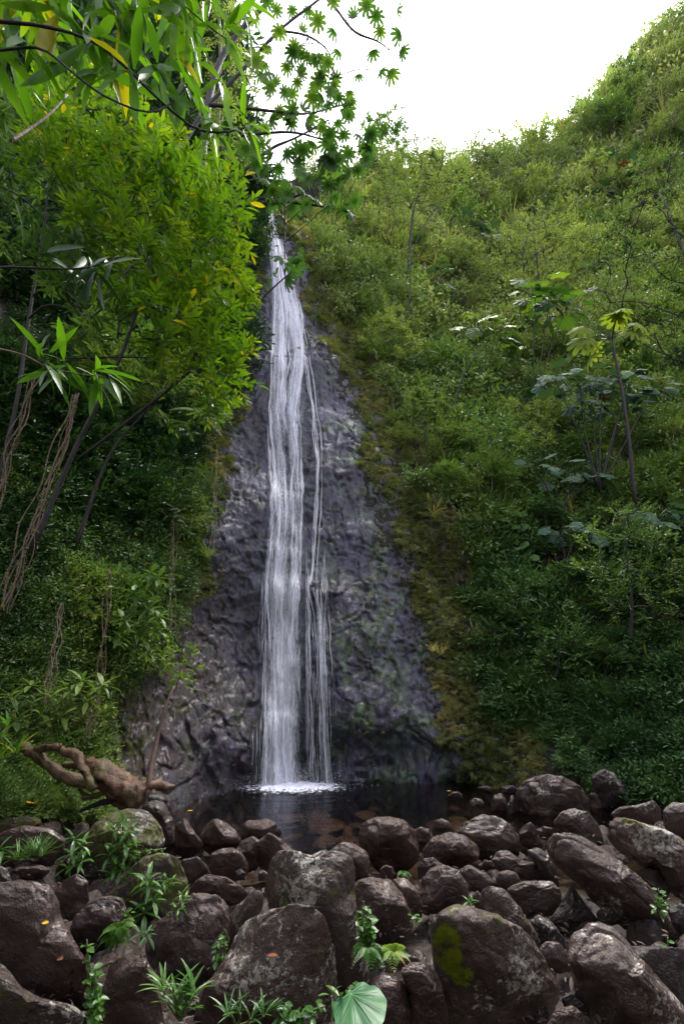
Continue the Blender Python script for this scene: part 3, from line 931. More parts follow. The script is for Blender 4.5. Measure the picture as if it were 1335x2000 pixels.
BN = [0]
def boulder(poly, mat, label, Y=None, cuts=7, rough=.06, boxy=.2, ext=1.12, thick=.8, res=None, group=None, name='boulder'):
    poly = np.asarray(poly, float)
    lo, hi = poly.min(0), poly.max(0)
    c = (poly.mean(0) + (lo + hi) / 2) / 2
    wpx, hpx = hi - lo
    seed = 100 + BN[0]; BN[0] += 1
    if Y is None:
        Yb = ground_hit(c[0], hi[1] - .08 * hpx)
        tt = Yb / ray(c[0], hi[1])[1]
        Y = Yb + .38 * min(wpx, hpx) * tt / FPX * thick
    t_ = Y / ray(c[0], c[1])[1]
    C = at_t(c[0], c[1], t_)
    unit, F = {4: S4, 5: S5, 6: S6}[res or (6 if wpx > 90 else 5)]
    p = rock_shape(seed, unit, cuts, rough, boxy)
    a, b_, dd = p[:, 0], p[:, 1], p[:, 2]
    rho = np.hypot(a, b_)
    bi = ((np.arctan2(b_, a) + math.pi) / (2 * math.pi) * 90).astype(int) % 90
    mx_ = np.full(90, .2); np.maximum.at(mx_, bi, rho)
    kk = np.array([.2, .3, .3, .2]); kk = np.array([.25, .5, .25])
    mx_ = np.convolve(np.concatenate([mx_[-1:], mx_, mx_[:1]]), kk, 'valid')
    sc_ = 1 / np.interp((np.arctan2(b_, a) + math.pi) / (2 * math.pi) * 90, np.arange(-1, 92) + .5, np.concatenate([mx_[-1:], mx_, mx_[:2]]))
    a, b_ = a * sc_, b_ * sc_
    th = np.arctan2(-b_, a)                         # image v runs down
    tq, rq = radial(poly, c)
    rad = np.interp(th, np.append(tq, math.pi), np.append(rq, rq[0]))
    rad = np.where(b_ < 0, rad * (1 + (ext - 1) * np.clip(-b_ * 1.5, 0, 1)), rad)
    k = t_ / FPX
    dv = nrm(C - CAM)
    D = thick * .5 * math.sqrt(wpx * hpx) * k
    # lean the rock back a little so that its top faces the sky
    W = C + (a * rad * k)[:, None] * RIGHT + (b_ * rad * k)[:, None] * UPC - (dd * D)[:, None] * dv
    W = W + fbm(W * 5.0, 3, seed)[:, None] * nrm(W - C) * .012 * rough / .06
    base = C.copy(); base[2] = W[:, 2].min()
    o = mesh_np(name, W, [F], R[mat], origin=base)
    tag(o, label, 'boulder' if name == 'boulder' else 'stone', group)
    return o

B = boulder
# --- far right bank
B([(1150,1550),(1165,1545),(1182,1560),(1180,1590),(1155,1592)], 'brown', 'small pale brown rock wedged between two black boulders by the mossy bank')
B([(1120,1515),(1145,1508),(1160,1530),(1150,1550),(1125,1545)], 'dark', 'dark rounded rock half hidden behind the broad speckled boulder on the bank')
B([(1152,1515),(1177,1501),(1197,1508),(1222,1530),(1252,1560),(1237,1572),(1207,1575),(1177,1582),(1162,1560)], 'dark', 'black pointed boulder leaning against the mossy bank, topmost on the right', cuts=9, boxy=.3, rough=.07)
B([(1000,1570),(1007,1545),(1027,1522),(1067,1512),(1102,1517),(1132,1535),(1150,1560),(1150,1590),(1117,1595),(1087,1602),(1075,1614),(1047,1614),(1017,1602),(1002,1587)], 'pitted', 'broad grey lichened boulder at the far right end of the pool', rough=.08, boxy=.1, thick=.9)
B([(958,1570),(964,1552),(978,1548),(987,1560),(992,1580),(990,1598),(970,1598),(957,1588)], 'wet', 'upright wet grey stone standing in the right edge of the pool', cuts=3, boxy=.2)
B([(990,1570),(997,1552),(1004,1555),(1006,1590),(1000,1602),(992,1595)], 'dark', 'narrow dark rock squeezed against the broad lichened boulder')
B([(844,1622),(850,1602),(862,1598),(876,1604),(884,1620),(880,1630),(855,1630)], 'wet', 'smooth wet grey stone rising from the near edge of the pool', cuts=2, boxy=0, rough=.03)
B([(872,1556),(882,1546),(895,1546),(903,1553),(900,1560),(880,1560)], 'pitted', 'small round stone showing above the pool with a yellow leaf beside it', Y=11.0, cuts=2, rough=.03, boxy=0)
B([(916,1566),(926,1559),(938,1560),(945,1568),(940,1575),(922,1575)], 'pitted', 'low oval stone with green algae showing above the pool', Y=10.4, cuts=2, rough=.03, boxy=0)
B([(930,1537),(950,1534),(962,1540),(958,1547),(935,1547)], 'dark', 'small black rock at the far water edge below the mossy wall', Y=11.6, cuts=4)
B([(975,1537),(1000,1533),(1012,1542),(1005,1552),(980,1550)], 'dark', 'flat black rock at the far water edge next to the broad boulder', Y=11.3, cuts=4)
B([(1293,1582),(1308,1567),(1345,1568),(1368,1600),(1350,1640),(1315,1630),(1296,1612)], 'pitted', 'grey pitted boulder cut by the right edge of the photo', boxy=.3)
B([(1187,1592),(1207,1577),(1242,1572),(1277,1562),(1290,1580),(1290,1612),(1257,1607),(1217,1603)], 'pitted', 'flat grey pitted rock behind the large brown slab on the right', rough=.05, boxy=.4)
B([(1078,1608),(1095,1585),(1117,1578),(1147,1585),(1167,1610),(1176,1640),(1160,1650),(1127,1638),(1092,1630)], 'wet', 'shiny brown hollowed boulder below the broad lichened boulder', rough=.07)
B([(1045,1620),(1060,1613),(1078,1618),(1084,1632),(1065,1640),(1048,1634)], 'wet', 'small dark rounded rock under the shiny hollowed boulder', cuts=3)
B([(1011,1628),(1022,1610),(1035,1603),(1048,1620),(1058,1650),(1042,1662),(1018,1650)], 'wet', 'small angular brown rock between the pool and the long slab', cuts=9, boxy=.3)
B([(1184,1610),(1202,1596),(1237,1602),(1277,1612),(1312,1625),(1340,1645),(1390,1690),(1390,1770),(1335,1755),(1300,1735),(1292,1705),(1257,1695),(1232,1678),(1207,1662),(1185,1642)], 'speck', 'large brown slab with a flat wet top at the right edge', rough=.07, boxy=.5, thick=.9)
B([(805,1622),(820,1613),(838,1618),(848,1635),(846,1660),(828,1662),(808,1658)], 'brown', 'brown rounded rock tucked between two larger ones at the pool edge', cuts=4)
# --- the row along the near edge of the pool
B([(882,1627),(907,1605),(942,1589),(972,1595),(997,1610),(1022,1640),(1040,1660),(1017,1675),(987,1680),(947,1680),(915,1655)], 'speck', 'big brown domed boulder with pale specks at the right near edge of the pool', rough=.07, boxy=.1)
B([(824,1660),(842,1635),(877,1625),(907,1632),(932,1650),(935,1672),(917,1687),(882,1697),(847,1690),(828,1680)], 'brown', 'brown egg-shaped boulder with round holes beside the domed one', rough=.06)
B([(697,1640),(704,1610),(732,1596),(757,1595),(787,1602),(810,1620),(814,1650),(810,1680),(787,1700),(742,1697),(712,1677)], 'brown', 'big round brown boulder at the centre of the pool edge', rough=.06, boxy=.1, thick=.9)
B([(640,1665),(665,1645),(690,1645),(715,1662),(722,1685),(718,1720),(690,1730),(650,1705)], 'brown', 'rounded brown boulder behind the tall lichened one')
B([(471,1612),(485,1602),(518,1599),(539,1607),(551,1625),(552,1645),(520,1650),(495,1645),(475,1634)], 'brown', 'rounded brown boulder nearest the water, left of the middle', rough=.05)
B([(390,1632),(400,1612),(417,1598),(438,1603),(461,1622),(470,1639),(468,1652),(444,1660),(417,1670),(397,1655)], 'brown', 'pyramid shaped brown boulder at the left end of the pool edge', cuts=9, rough=.045)
B([(341,1612),(358,1598),(366,1602),(380,1625),(394,1645),(394,1670),(350,1676),(340,1650)], 'brown', 'upright triangular boulder at the left corner of the pool', cuts=9, rough=.05)
B([(497,1662),(505,1640),(525,1624),(552,1640),(578,1664),(566,1678),(545,1690),(529,1705),(508,1690)], 'brown', 'wedge shaped brown rock with a sharp crest pointing at the water', cuts=10, rough=.05, boxy=.3)
B([(461,1660),(470,1642),(495,1634),(508,1644),(506,1662),(502,1695),(485,1702),(466,1690)], 'wet', 'right half of a split pair of dark brown rocks', cuts=8)
B([(406,1694),(412,1668),(430,1658),(455,1657),(472,1664),(484,1690),(480,1708),(458,1720),(421,1717)], 'wet', 'left half of a split pair of dark brown rocks, with a black front', cuts=8, rough=.07)
# --- middle rows, right of centre
B([(812,1692),(825,1675),(845,1674),(868,1690),(850,1705),(820,1716)], 'wet', 'brown rock peeping out above the round dark pitted boulder', cuts=6)
B([(894,1700),(914,1688),(947,1703),(970,1728),(950,1745),(912,1735)], 'wet', 'dark wet rock with a flat top in the middle of the boulder field', cuts=9)
B([(931,1690),(945,1677),(960,1680),(966,1692),(955,1703),(938,1702)], 'brown', 'small rounded stone above the flat wet rock in the middle', cuts=3)
B([(957,1678),(968,1662),(990,1660),(1017,1680),(1047,1685),(1075,1718),(1047,1724),(1012,1718),(975,1702)], 'wet', 'knobbly wet slab below the big domed boulder', cuts=9, rough=.09, boxy=.3)
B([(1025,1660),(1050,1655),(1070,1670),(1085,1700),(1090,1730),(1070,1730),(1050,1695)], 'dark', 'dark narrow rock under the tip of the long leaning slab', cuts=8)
B([(967,1716),(974,1703),(990,1699),(1006,1704),(1014,1717),(1010,1733),(990,1739),(972,1732)], 'pitted', 'small ball shaped pitted stone in the middle of the boulder field', cuts=1, boxy=0, rough=.03)
B([(817,1745),(822,1718),(840,1697),(867,1690),(897,1700),(915,1730),(914,1758),(885,1778),(857,1788),(832,1778)], 'pitted', 'round dark pitted boulder right of the centre', cuts=5, rough=.07, boxy=.1, thick=.9)
B([(762,1716),(790,1712),(812,1735),(824,1765),(818,1790),(800,1780)], 'brown', 'smooth reddish brown rock between the speckled and the pitted boulders', cuts=4)
B([(740,1698),(752,1688),(766,1692),(771,1708),(760,1718),(743,1716)], 'brown', 'fist-like small brown stone below the big round boulder', cuts=3)
B([(715,1710),(727,1702),(743,1706),(742,1722),(720,1724)], 'brown', 'small flat brown stone beside the tall lichened boulder', cuts=5)
B([(915,1745),(932,1738),(950,1752),(958,1775),(950,1792),(925,1782)], 'wet', 'angular red-brown block above the mossy boulder', cuts=10, boxy=.4)
B([(985,1738),(1000,1726),(1020,1720),(1047,1718),(1079,1722),(1094,1745),(1096,1768),(1077,1784),(1047,1790),(1022,1792),(1008,1765)], 'wet', 'glossy brown boulder with flat facets above the two large front boulders', cuts=11, rough=.05, boxy=.3)
B([(935,1740),(957,1729),(987,1740),(1017,1775),(1037,1810),(1055,1845),(1037,1850),(1012,1825),(972,1795),(945,1778)], 'speck', 'long speckled rock lying behind the mossy boulder', cuts=5)
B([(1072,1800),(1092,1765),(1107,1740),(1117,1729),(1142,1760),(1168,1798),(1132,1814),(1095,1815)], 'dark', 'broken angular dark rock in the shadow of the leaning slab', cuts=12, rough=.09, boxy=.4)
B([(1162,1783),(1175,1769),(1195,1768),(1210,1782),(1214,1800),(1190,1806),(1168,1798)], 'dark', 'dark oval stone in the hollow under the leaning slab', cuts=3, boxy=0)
B([(1033,1800),(1050,1784),(1077,1800),(1097,1830),(1104,1858),(1082,1855),(1055,1838)], 'dark', 'pointed dark rock between the mossy and the cracked boulders', cuts=9)
B([(1053,1855),(1066,1838),(1090,1842),(1108,1865),(1110,1890),(1090,1900),(1062,1880)], 'wet', 'small hollowed wet rock right of the mossy boulder', cuts=8, rough=.08)
B([(1248,1706),(1262,1693),(1285,1696),(1303,1715),(1306,1735),(1285,1742),(1258,1730)], 'pitted', 'oval pitted stone lying between the two long slabs', cuts=2, boxy=0, rough=.04)
B([(1300,1775),(1325,1763),(1360,1770),(1370,1830),(1340,1840),(1312,1810)], 'dark', 'dark rock at the right edge beyond the small green herbs', cuts=8)
B([(1060,1648),(1077,1630),(1107,1625),(1142,1635),(1182,1660),(1227,1695),(1262,1725),(1297,1765),(1332,1812),(1345,1835),(1292,1842),(1257,1832),(1212,1803),(1167,1763),(1127,1728),(1092,1698),(1064,1670)], 'speck', 'long dark slab leaning down to the right over a black hollow', cuts=10, rough=.07, boxy=.6, thick=.75)
B([(1180,1830),(1230,1850),(1290,1850),(1350,1850),(1370,1990),(1340,2000),(1290,1930),(1230,1870)], 'dark', 'dark filler standing in for the shade under the lower end of the leaning slab', cuts=8)  # dark shape put in for the shaded hollow, not a separate boulder
# --- middle left
B([(355,1678),(385,1672),(405,1690),(414,1712),(395,1724),(370,1730),(357,1715)], 'wet', 'low grey-brown rock between the mossy boulder and the split pair', cuts=9, boxy=.4)
B([(362,1745),(380,1722),(402,1708),(440,1712),(470,1730),(487,1747),(465,1762),(440,1770),(375,1768)], 'brown', 'flat-topped brown slab strewn with twigs left of the centre', cuts=9, boxy=.7, rough=.05)
B([(455,1700),(470,1695),(482,1705),(478,1718),(460,1718)], 'dark', 'small dark stone right of the split pair', cuts=4)
B([(503,1706),(515,1699),(526,1706),(522,1720),(506,1720)], 'dark', 'small dark stone wedged below the wedge shaped rock', cuts=4)
B([(275,1578),(285,1568),(302,1562),(322,1570),(338,1598),(344,1640),(342,1672),(320,1676),(300,1645)], 'lichen', 'tall rock with white lichen patches right below the root stump', cuts=8)
B([(-20,1610),(15,1598),(50,1594),(80,1600),(84,1620),(40,1630),(-15,1635)], 'moss', 'dark mossy rock under the ferns at the far left')
B([(160,1640),(185,1608),(215,1590),(255,1578),(290,1582),(315,1612),(322,1650),(302,1672),(262,1684),(235,1702),(180,1730),(130,1735),(110,1700)], 'moss', 'large dark mossy boulder with leafy plants growing down its front', cuts=8, boxy=.3, thick=.9)
B([(-20,1640),(10,1622),(50,1613),(100,1617),(132,1640),(130,1665),(98,1688),(30,1692),(-20,1680)], 'brown', 'flat dark brown boulder at the left edge behind the tuft of grass')
B([(-20,1705),(0,1690),(15,1700),(25,1725),(10,1745),(-20,1745)], 'brown', 'small brown boulder at the left edge above the smooth slab')
B([(22,1700),(45,1692),(80,1690),(100,1700),(80,1715),(40,1716)], 'wet', 'low flat wet rock above the big smooth slab on the left', cuts=8, boxy=.4)
B([(210,1778),(213,1745),(245,1702),(282,1670),(322,1664),(352,1680),(367,1725),(357,1765),(330,1795),(300,1818),(250,1812)], 'moss', 'big mossy boulder with scattered lichen dots in the left middle', cuts=8, boxy=.3, rough=.06, thick=.9)
B([(106,1738),(125,1718),(150,1705),(172,1720),(176,1755),(155,1788),(130,1798),(111,1778)], 'brown', 'pointed brown boulder with a sharp ridge on the left', cuts=11, rough=.04, boxy=.3)
B([(133,1815),(145,1790),(170,1765),(203,1751),(241,1752),(248,1778),(240,1832),(215,1864),(190,1870),(150,1852)], 'wet', 'smooth purplish brown boulder with two knobs, left of centre', cuts=6, rough=.08)
B([(430,1870),(440,1825),(447,1788),(470,1762),(492,1742),(512,1739),(515,1768),(500,1800),(470,1850),(450,1880)], 'lichen', 'narrow lichen covered rock between the pitted and the broad front boulders', cuts=7)
B([(720,1875),(740,1862),(785,1860),(822,1870),(828,1888),(790,1895),(735,1890)], 'pitted', 'low pitted stone between the ferns and the mossy boulder', cuts=4)
B([(515,1740),(522,1706),(532,1675),(556,1661),(583,1662),(603,1673),(630,1659),(660,1660),(686,1668),(695,1693),(693,1740),(700,1800),(708,1900),(700,1980),(640,2000),(575,1880),(530,1790)], 'lichen', 'tall sloping boulder thickly spotted with pale lichen in the centre', cuts=8, boxy=.4, rough=.05, thick=.6)
B([(689,1730),(700,1718),(727,1713),(762,1719),(787,1745),(804,1780),(804,1808),(787,1832),(757,1843),(722,1828),(697,1785)], 'speck', 'rounded boulder with faint lichen right of the tall spotted one', cuts=5, boxy=.1, thick=.9)
B([(288,1850),(298,1812),(325,1785),(350,1762),(380,1744),(425,1741),(448,1770),(446,1812),(430,1858),(410,1897),(380,1918),(340,1913),(300,1887)], 'pitted', 'cracked boulder with a patch of pale holes near the lower left', cuts=8, boxy=.3, rough=.08, thick=.9)
B([(722,1912),(745,1898),(777,1906),(797,1935),(806,2050),(718,2050)], 'brown', 'upright brown block at the bottom beside the heart-shaped leaf', boxy=.6)
B([(780,1897),(800,1880),(830,1881),(855,1905),(866,1950),(874,2050),(805,2050),(798,1940)], 'brown', 'second upright brown block at the bottom, against the mossy boulder', boxy=.6)
B([(1095,1950),(1112,1935),(1140,1940),(1165,1965),(1172,1990),(1140,1995),(1105,1975)], 'dark', 'arched dark rock in the gap between the two largest front boulders', cuts=6)
B([(1068,2000),(1085,1972),(1115,1965),(1150,1985),(1165,2030),(1065,2050)], 'speck', 'rounded rock at the bottom edge between the two largest front boulders', cuts=3)
# --- nearest
B([(-60,1725),(40,1717),(95,1725),(112,1750),(120,1790),(145,1835),(166,1875),(167,1960),(135,1990),(60,1990),(20,1960),(-60,1900)], 'brown', 'huge smooth brown slab with two fallen leaves at the left edge', cuts=5, rough=.05, boxy=.4, thick=.7)
B([(202,1940),(213,1885),(245,1866),(285,1871),(302,1900),(312,1960),(320,2050),(200,2050)], 'brown', 'dark brown block at the bottom between the vine and the strap-leaved plant', boxy=.5)
B([(-70,1860),(10,1880),(38,1925),(85,1952),(140,1962),(168,1985),(175,2080),(-70,2080)], 'lichen', 'lichen-speckled rock filling the bottom left corner', cuts=4, boxy=.3, rough=.06)
B([(388,1990),(400,1935),(430,1880),(452,1838),(470,1805),(500,1785),(540,1773),(580,1768),(615,1773),(640,1790),(655,1840),(662,1930),(670,2060),(390,2060)], 'speck', 'broad dark boulder with an orange leaf at the bottom centre', cuts=7, boxy=.6, rough=.05, thick=.8)
MOSSY = B([(840,1805),(862,1780),(892,1767),(932,1772),(967,1785),(1007,1810),(1037,1835),(1062,1875),(1087,1930),(1090,1948),(1070,1975),(1040,2050),(860,2050),(857,1925),(842,1850)], 'speck', 'massive boulder with a yellow-green moss patch right of the bottom centre', cuts=8, boxy=.5, rough=.055, thick=.9)
B([(1110,1860),(1114,1830),(1132,1805),(1162,1793),(1192,1805),(1222,1835),(1252,1875),(1282,1905),(1312,1945),(1345,1990),(1360,2060),(1200,2060),(1147,1978),(1122,1928)], 'speck', 'massive smooth boulder with a crack and pale streaks at the bottom right', cuts=6, boxy=.3, rough=.06, thick=.9)

# small stones wedged in the gaps: one mesh per kind, copied
protos = []
for k in range(6):
    pm = rock_shape(900 + k, S4[0], 8, .08, .3) * np.array([1, .8, .7])
    o = mesh_np('stone', pm, [S4[1]], R[['brown', 'wet', 'dark', 'brown', 'pitted', 'wet'][k]])
    protos.append(o)
k = 0
for i in range(285):
    while True:
        uu, v0 = RS.uniform(-60, 1400), RS.uniform(1600, 2010)
        y = ground_hit(uu, v0)
        if not (340 < uu < 1000 and v0 < 1690) and y < 9.8: break
    P0 = at(uu, v0, y)
    o = protos[i] if i < 6 else protos[i % 6].copy()
    if i >= 6: COL.objects.link(o)
    s = RS.uniform(.05, .18)
    o.location = [float(x) for x in (P0 + [0, .05, s * .25 - .16])]
    o.scale = (s, s, s)
    o.rotation_euler = tuple(RS.uniform(0, 6.28, 3))
    tag(o, 'small wet brown stone wedged in the gaps between the boulders', 'stone', 'small stones filling the gaps between boulders')
    k += 1

# stones lying under the water of the pool
for i in range(46):
    uu, v0 = RS.uniform(560, 960), RS.uniform(1545, 1640)
    d = ray(uu, v0); y = -2.4 / (d[2] / d[1])
    o = protos[i % 6].copy(); COL.objects.link(o)
    s = RS.uniform(.12, .38)
    x = d[0] / d[1] * y
    o.location = (float(x), float(y), float(-s * .5 - RS.uniform(.12, .3))); o.scale = (s, s, s * .55); o.rotation_euler = (0, 0, RS.uniform(0, 6))
    tag(o, 'rounded stone lying under the shallow brown water of the pool', 'stone', 'stones under the pool water')
# ------------------------------------------------------------------ plant clumps (prototypes used inside the undergrowth)
def proto(name, chunks, mat):
    V, F, Qd, r = join(chunks)
    o = mesh_np(name, V, [F, Qd], mat, attrs={'rnd': r}, smooth=False)
    COL.objects.unlink(o)
    return o

def twig_leaves(n_tw, per, tl, ls, seed, up=.5, rnd_r=1.0, tmpl=LEAF, spread=.9, flat=1.0, hang=0.0, start=.25):
    """leaves set along twigs that radiate from the origin"""
    rs = np.random.RandomState(seed)
    P, D, UPv, S = [], [], [], []
    for _ in range(n_tw):
        d = rs.normal(0, 1, 3); d[2] = abs(d[2]) * up + rs.normal(0, .25); d[:2] *= flat; d /= np.linalg.norm(d)
        ln = tl * rs.uniform(.6, 1.1)
        side = nrm(np.cross(d, [.1, .2, 1.0]))
        for k in range(per):
            f = start + (1 - start) * k / max(per - 1, 1)
            pos = d * ln * f + np.array([0, 0, -hang * ln * f * f])
            sg = 1 if k % 2 else -1
            if k == per - 1: ld = d
            else: ld = nrm(d * .7 + side * sg * spread + rs.normal(0, .25, 3))
            P.append(pos); D.append(ld); UPv.append(nrm(np.array([0, 0, 1.0]) + rs.normal(0, .35, 3))); S.append(ls * rs.uniform(.65, 1.15))
    return place(tmpl, np.array(P), frames(np.array(D), np.array(UPv)), np.array(S), rs.rand(len(P)))

def shell_leaves(n, ls, seed, tmpl=LEAF_S, lumps=6):
    rs = np.random.RandomState(seed)
    c = rs.normal(0, .42, (lumps, 3)); c[:, 2] = np.abs(c[:, 2]) * .7
    w_ = rs.randint(0, lumps, n)
    d = nrm(rs.normal(0, 1, (n, 3)) + [0, 0, .35])
    P = c[w_] + d * (rs.uniform(.6, 1.05, n) * .42)[:, None]
    D = nrm(d + rs.normal(0, .7, (n, 3)))
    return place(tmpl, P, frames(D, nrm(d + rs.normal(0, .5, (n, 3)) + [0, 0, .5])), ls * rs.uniform(.6, 1.2, n), np.clip(rs.rand(lumps)[w_] * .5 + rs.rand(n) * .5, 0, 1))

def fern_fronds(n, ln, seed, npin=13, tmpl=LEAF_S, droop=.5, pl=.22, up0=.9):
    rs = np.random.RandomState(seed)
    P, D, S, U_ = [], [], [], []
    for k in range(n):
        a = 2 * math.pi * k / n + rs.uniform(-.3, .3)
        h = np.array([math.cos(a), math.sin(a), 0]); l = ln * rs.uniform(.7, 1.1)
        side = np.array([-h[1], h[0], 0])
        for j in range(npin):
            f = (j + 1) / npin
            pos = h * l * f * .9 + np.array([0, 0, l * (up0 * f - (up0 + droop) * f * f)])
            w_ = pl * l * math.sin(math.pi * min(1, f * .9 + .12)) * 1.1 + .01
            for sg in (-1, 1):
                P.append(pos); D.append(nrm(side * sg + h * .35 + np.array([0, 0, -.2]))); S.append(w_); U_.append([0, 0, 1.0])
    return place(tmpl, np.array(P), frames(np.array(D), np.array(U_)), np.array(S), np.repeat(rs.rand(n), npin * 2))

def grass_tuft(n, ln, seed, tmpl=LEAF_GRASS):
    rs = np.random.RandomState(seed)
    a = rs.uniform(0, 2 * math.pi, n); e = rs.uniform(.5, 1.35, n)
    D = np.stack([np.cos(a) * np.cos(e), np.sin(a) * np.cos(e), np.sin(e)], -1)
    P = np.stack([np.cos(a), np.sin(a), 0 * a], -1) * ln * .05
    return place(tmpl, P, frames(D, np.array([0, 0, 1.0]) + 0 * D), ln * rs.uniform(.6, 1.1, n), rs.rand(n))

PR = {
    'far': [proto('far_bush', [shell_leaves(280, .20, 1)], G['far']), proto('far_bush', [shell_leaves(300, .18, 2, LEAF_S, 9)], G['far']), proto('far_bush', [twig_leaves(32, 9, 1.0, .22, 3, 1.2, tmpl=LEAF_S)], G['far'])],
    'mid': [proto('mid_bush', [twig_leaves(34, 9, .95, .24, 11, .9)], G['mid']), proto('mid_bush', [shell_leaves(240, .24, 12, LEAF, 7)], G['mid']), proto('mid_bush', [twig_leaves(26, 11, 1.0, .21, 13, 1.3)], G['mid'])],
    'low': [proto('low_bush', [twig_leaves(28, 8, .9, .25, 21, .7)], G['low']), proto('low_bush', [shell_leaves(200, .25, 22, LEAF, 6)], G['low']), proto('low_bush', [twig_leaves(24, 9, 1.0, .22, 23, .5, hang=.4)], G['low'])],
    'creep': [proto('creeper_tuft', [twig_leaves(16, 9, .8, .17, 31, .3, tmpl=LEAF_S, hang=.7)], G['creeper']), proto('creeper_tuft', [grass_tuft(34, .8, 32), twig_leaves(6, 8, .7, .15, 33, .4, tmpl=LEAF_S)], G['creeper']),
              proto('creeper_tuft', [fern_fronds(7, .8, 34)], G['creeper'])],
    'leftd': [proto('dark_bush', [twig_leaves(22, 9, 1.0, .24, 41, .6, hang=.3)], G['dark']), proto('dark_bush', [twig_leaves(20, 8, .9, .27, 42, .9)], G['dark'])],
    'fern': [proto('fern_clump', [fern_fronds(9, 1.0, 51)], G['mid']), proto('fern_clump', [fern_fronds(8, 1.0, 52, 16)], G['low'])],
    'moss': [proto('moss_tuft', [shell_leaves(120, .2, 61, LEAF_S, 8)], G['moss'])],
    'stemmy': [proto('leafy_stem', [twig_leaves(9, 12, 1.1, .17, 71, 2.2), tube([(0, 0, -.3), (.03, 0, .5), (0, .05, 1.0)], .012, 4)], G['mid'])],
}

def gn_scatter(name, P, E, S, I, protos_, label):
    me = bpy.data.meshes.new(name)
    me.vertices.add(len(P))
    me.vertices.foreach_set('co', np.asarray(P, np.float32).ravel())
    a = me.attributes.new('rot', 'FLOAT_VECTOR', 'POINT'); a.data.foreach_set('vector', np.asarray(E, np.float32).ravel())
    a = me.attributes.new('scl', 'FLOAT', 'POINT'); a.data.foreach_set('value', np.asarray(S, np.float32))
    a = me.attributes.new('pick', 'INT', 'POINT'); a.data.foreach_set('value', np.asarray(I, np.int32))
    o = bpy.data.objects.new(name, me); COL.objects.link(o)
    ng = bpy.data.node_groups.new(name + '_scatter', 'GeometryNodeTree')
    ng.interface.new_socket('Geometry', in_out='INPUT', socket_type='NodeSocketGeometry')
    ng.interface.new_socket('Geometry', in_out='OUTPUT', socket_type='NodeSocketGeometry')
    N = ng.nodes.new; Lk = ng.links.new
    gi, go = N('NodeGroupInput'), N('NodeGroupOutput')
    iop = N('GeometryNodeInstanceOnPoints')
    jg = N('GeometryNodeJoinGeometry')
    for q in protos_:
        oi = N('GeometryNodeObjectInfo'); oi.inputs['Object'].default_value = q; oi.inputs['As Instance'].default_value = True
        Lk(oi.outputs['Geometry'], jg.inputs[0])
    def attr(nm, dt):
        x = N('GeometryNodeInputNamedAttribute'); x.data_type = dt; x.inputs['Name'].default_value = nm
        return x.outputs['Attribute']
    Lk(gi.outputs[0], iop.inputs['Points'])
    Lk(jg.outputs[0], iop.inputs['Instance'])
    iop.inputs['Pick Instance'].default_value = True
    Lk(attr('pick', 'INT'), iop.inputs['Instance Index'])
    e2r = N('FunctionNodeEulerToRotation'); Lk(attr('rot', 'FLOAT_VECTOR'), e2r.inputs[0])
    Lk(e2r.outputs[0], iop.inputs['Rotation'])
    Lk(attr('scl', 'FLOAT'), iop.inputs['Scale'])
    Lk(iop.outputs[0], go.inputs[0])
    md = o.modifiers.new('scatter', 'NODES'); md.node_group = ng
    return tag(o, label, None, None, 'stuff')

def sample_land(n, u0, u1, v0, v1, seed):
    rs = np.random.RandomState(seed)
    u = rs.uniform(u0, u1, n); v = rs.uniform(v0, v1, n)
    ok = (v > lerp(u, SKYLINE) - 1) & (v < np.interp(u, [-900, 0, 340, 1000, 1335, 1950], [1640, 1570, 1570, 1535, 1580, 1700]))
    return u[ok], v[ok], rs

def place_on(u, v, rs, px, lift=.35, tilt=.35, pw=1.0):
    """clump size px pixels; bigger bushes stand farther away"""
    P = land(u, v)
    tt = P[:, 1] / ray(u, v)[:, 1]
    S = px * tt ** pw / FPX * rs.uniform(.7, 1.3, len(u))
    hd = CAM - P; hd[:, 2] *= .15; hd = nrm(hd)
    P = P + hd * (S * lift)[:, None]
    az = rs.uniform(0, 6.28, len(u))
    E = np.stack([rs.normal(0, tilt, len(u)), rs.normal(0, tilt, len(u)), az], -1)
    return P, E, S

def edge_r(u, v): return u - lerp(v, ROCKR)      # px right of the rock
def edge_l(u, v): return lerp(v, ROCKL) - u      # px left of the rock

# bright hillside
u, v, rs = sample_land(6500, 500, 1700, -60, 1100, 1)
f = (v < lerp(u, [(540, 700), (700, 720), (900, 760), (1100, 800), (1335, 760), (1700, 700)]) + rs.normal(0, 60, len(u))) & (edge_r(u, v) > 40)
u, v = u[f], v[f]
P = land(u, v)
lump = fbm(P * .22, 3, 101)
lump = lump * .6 + fbm(P * .6, 2, 111) * .6
keep = lump > rs.uniform(-.75, .25, len(u))
u, v, lump = u[keep], v[keep], lump[keep]
P, E, S = place_on(u, v, rs, 33, .4)
S *= np.clip(1 + lump * .5, .5, 1.7)
gn_scatter('undergrowth', P, E, S, rs.randint(0, 3, len(u)), PR['far'], 'dense yellow-green scrub covering the high right hillside')
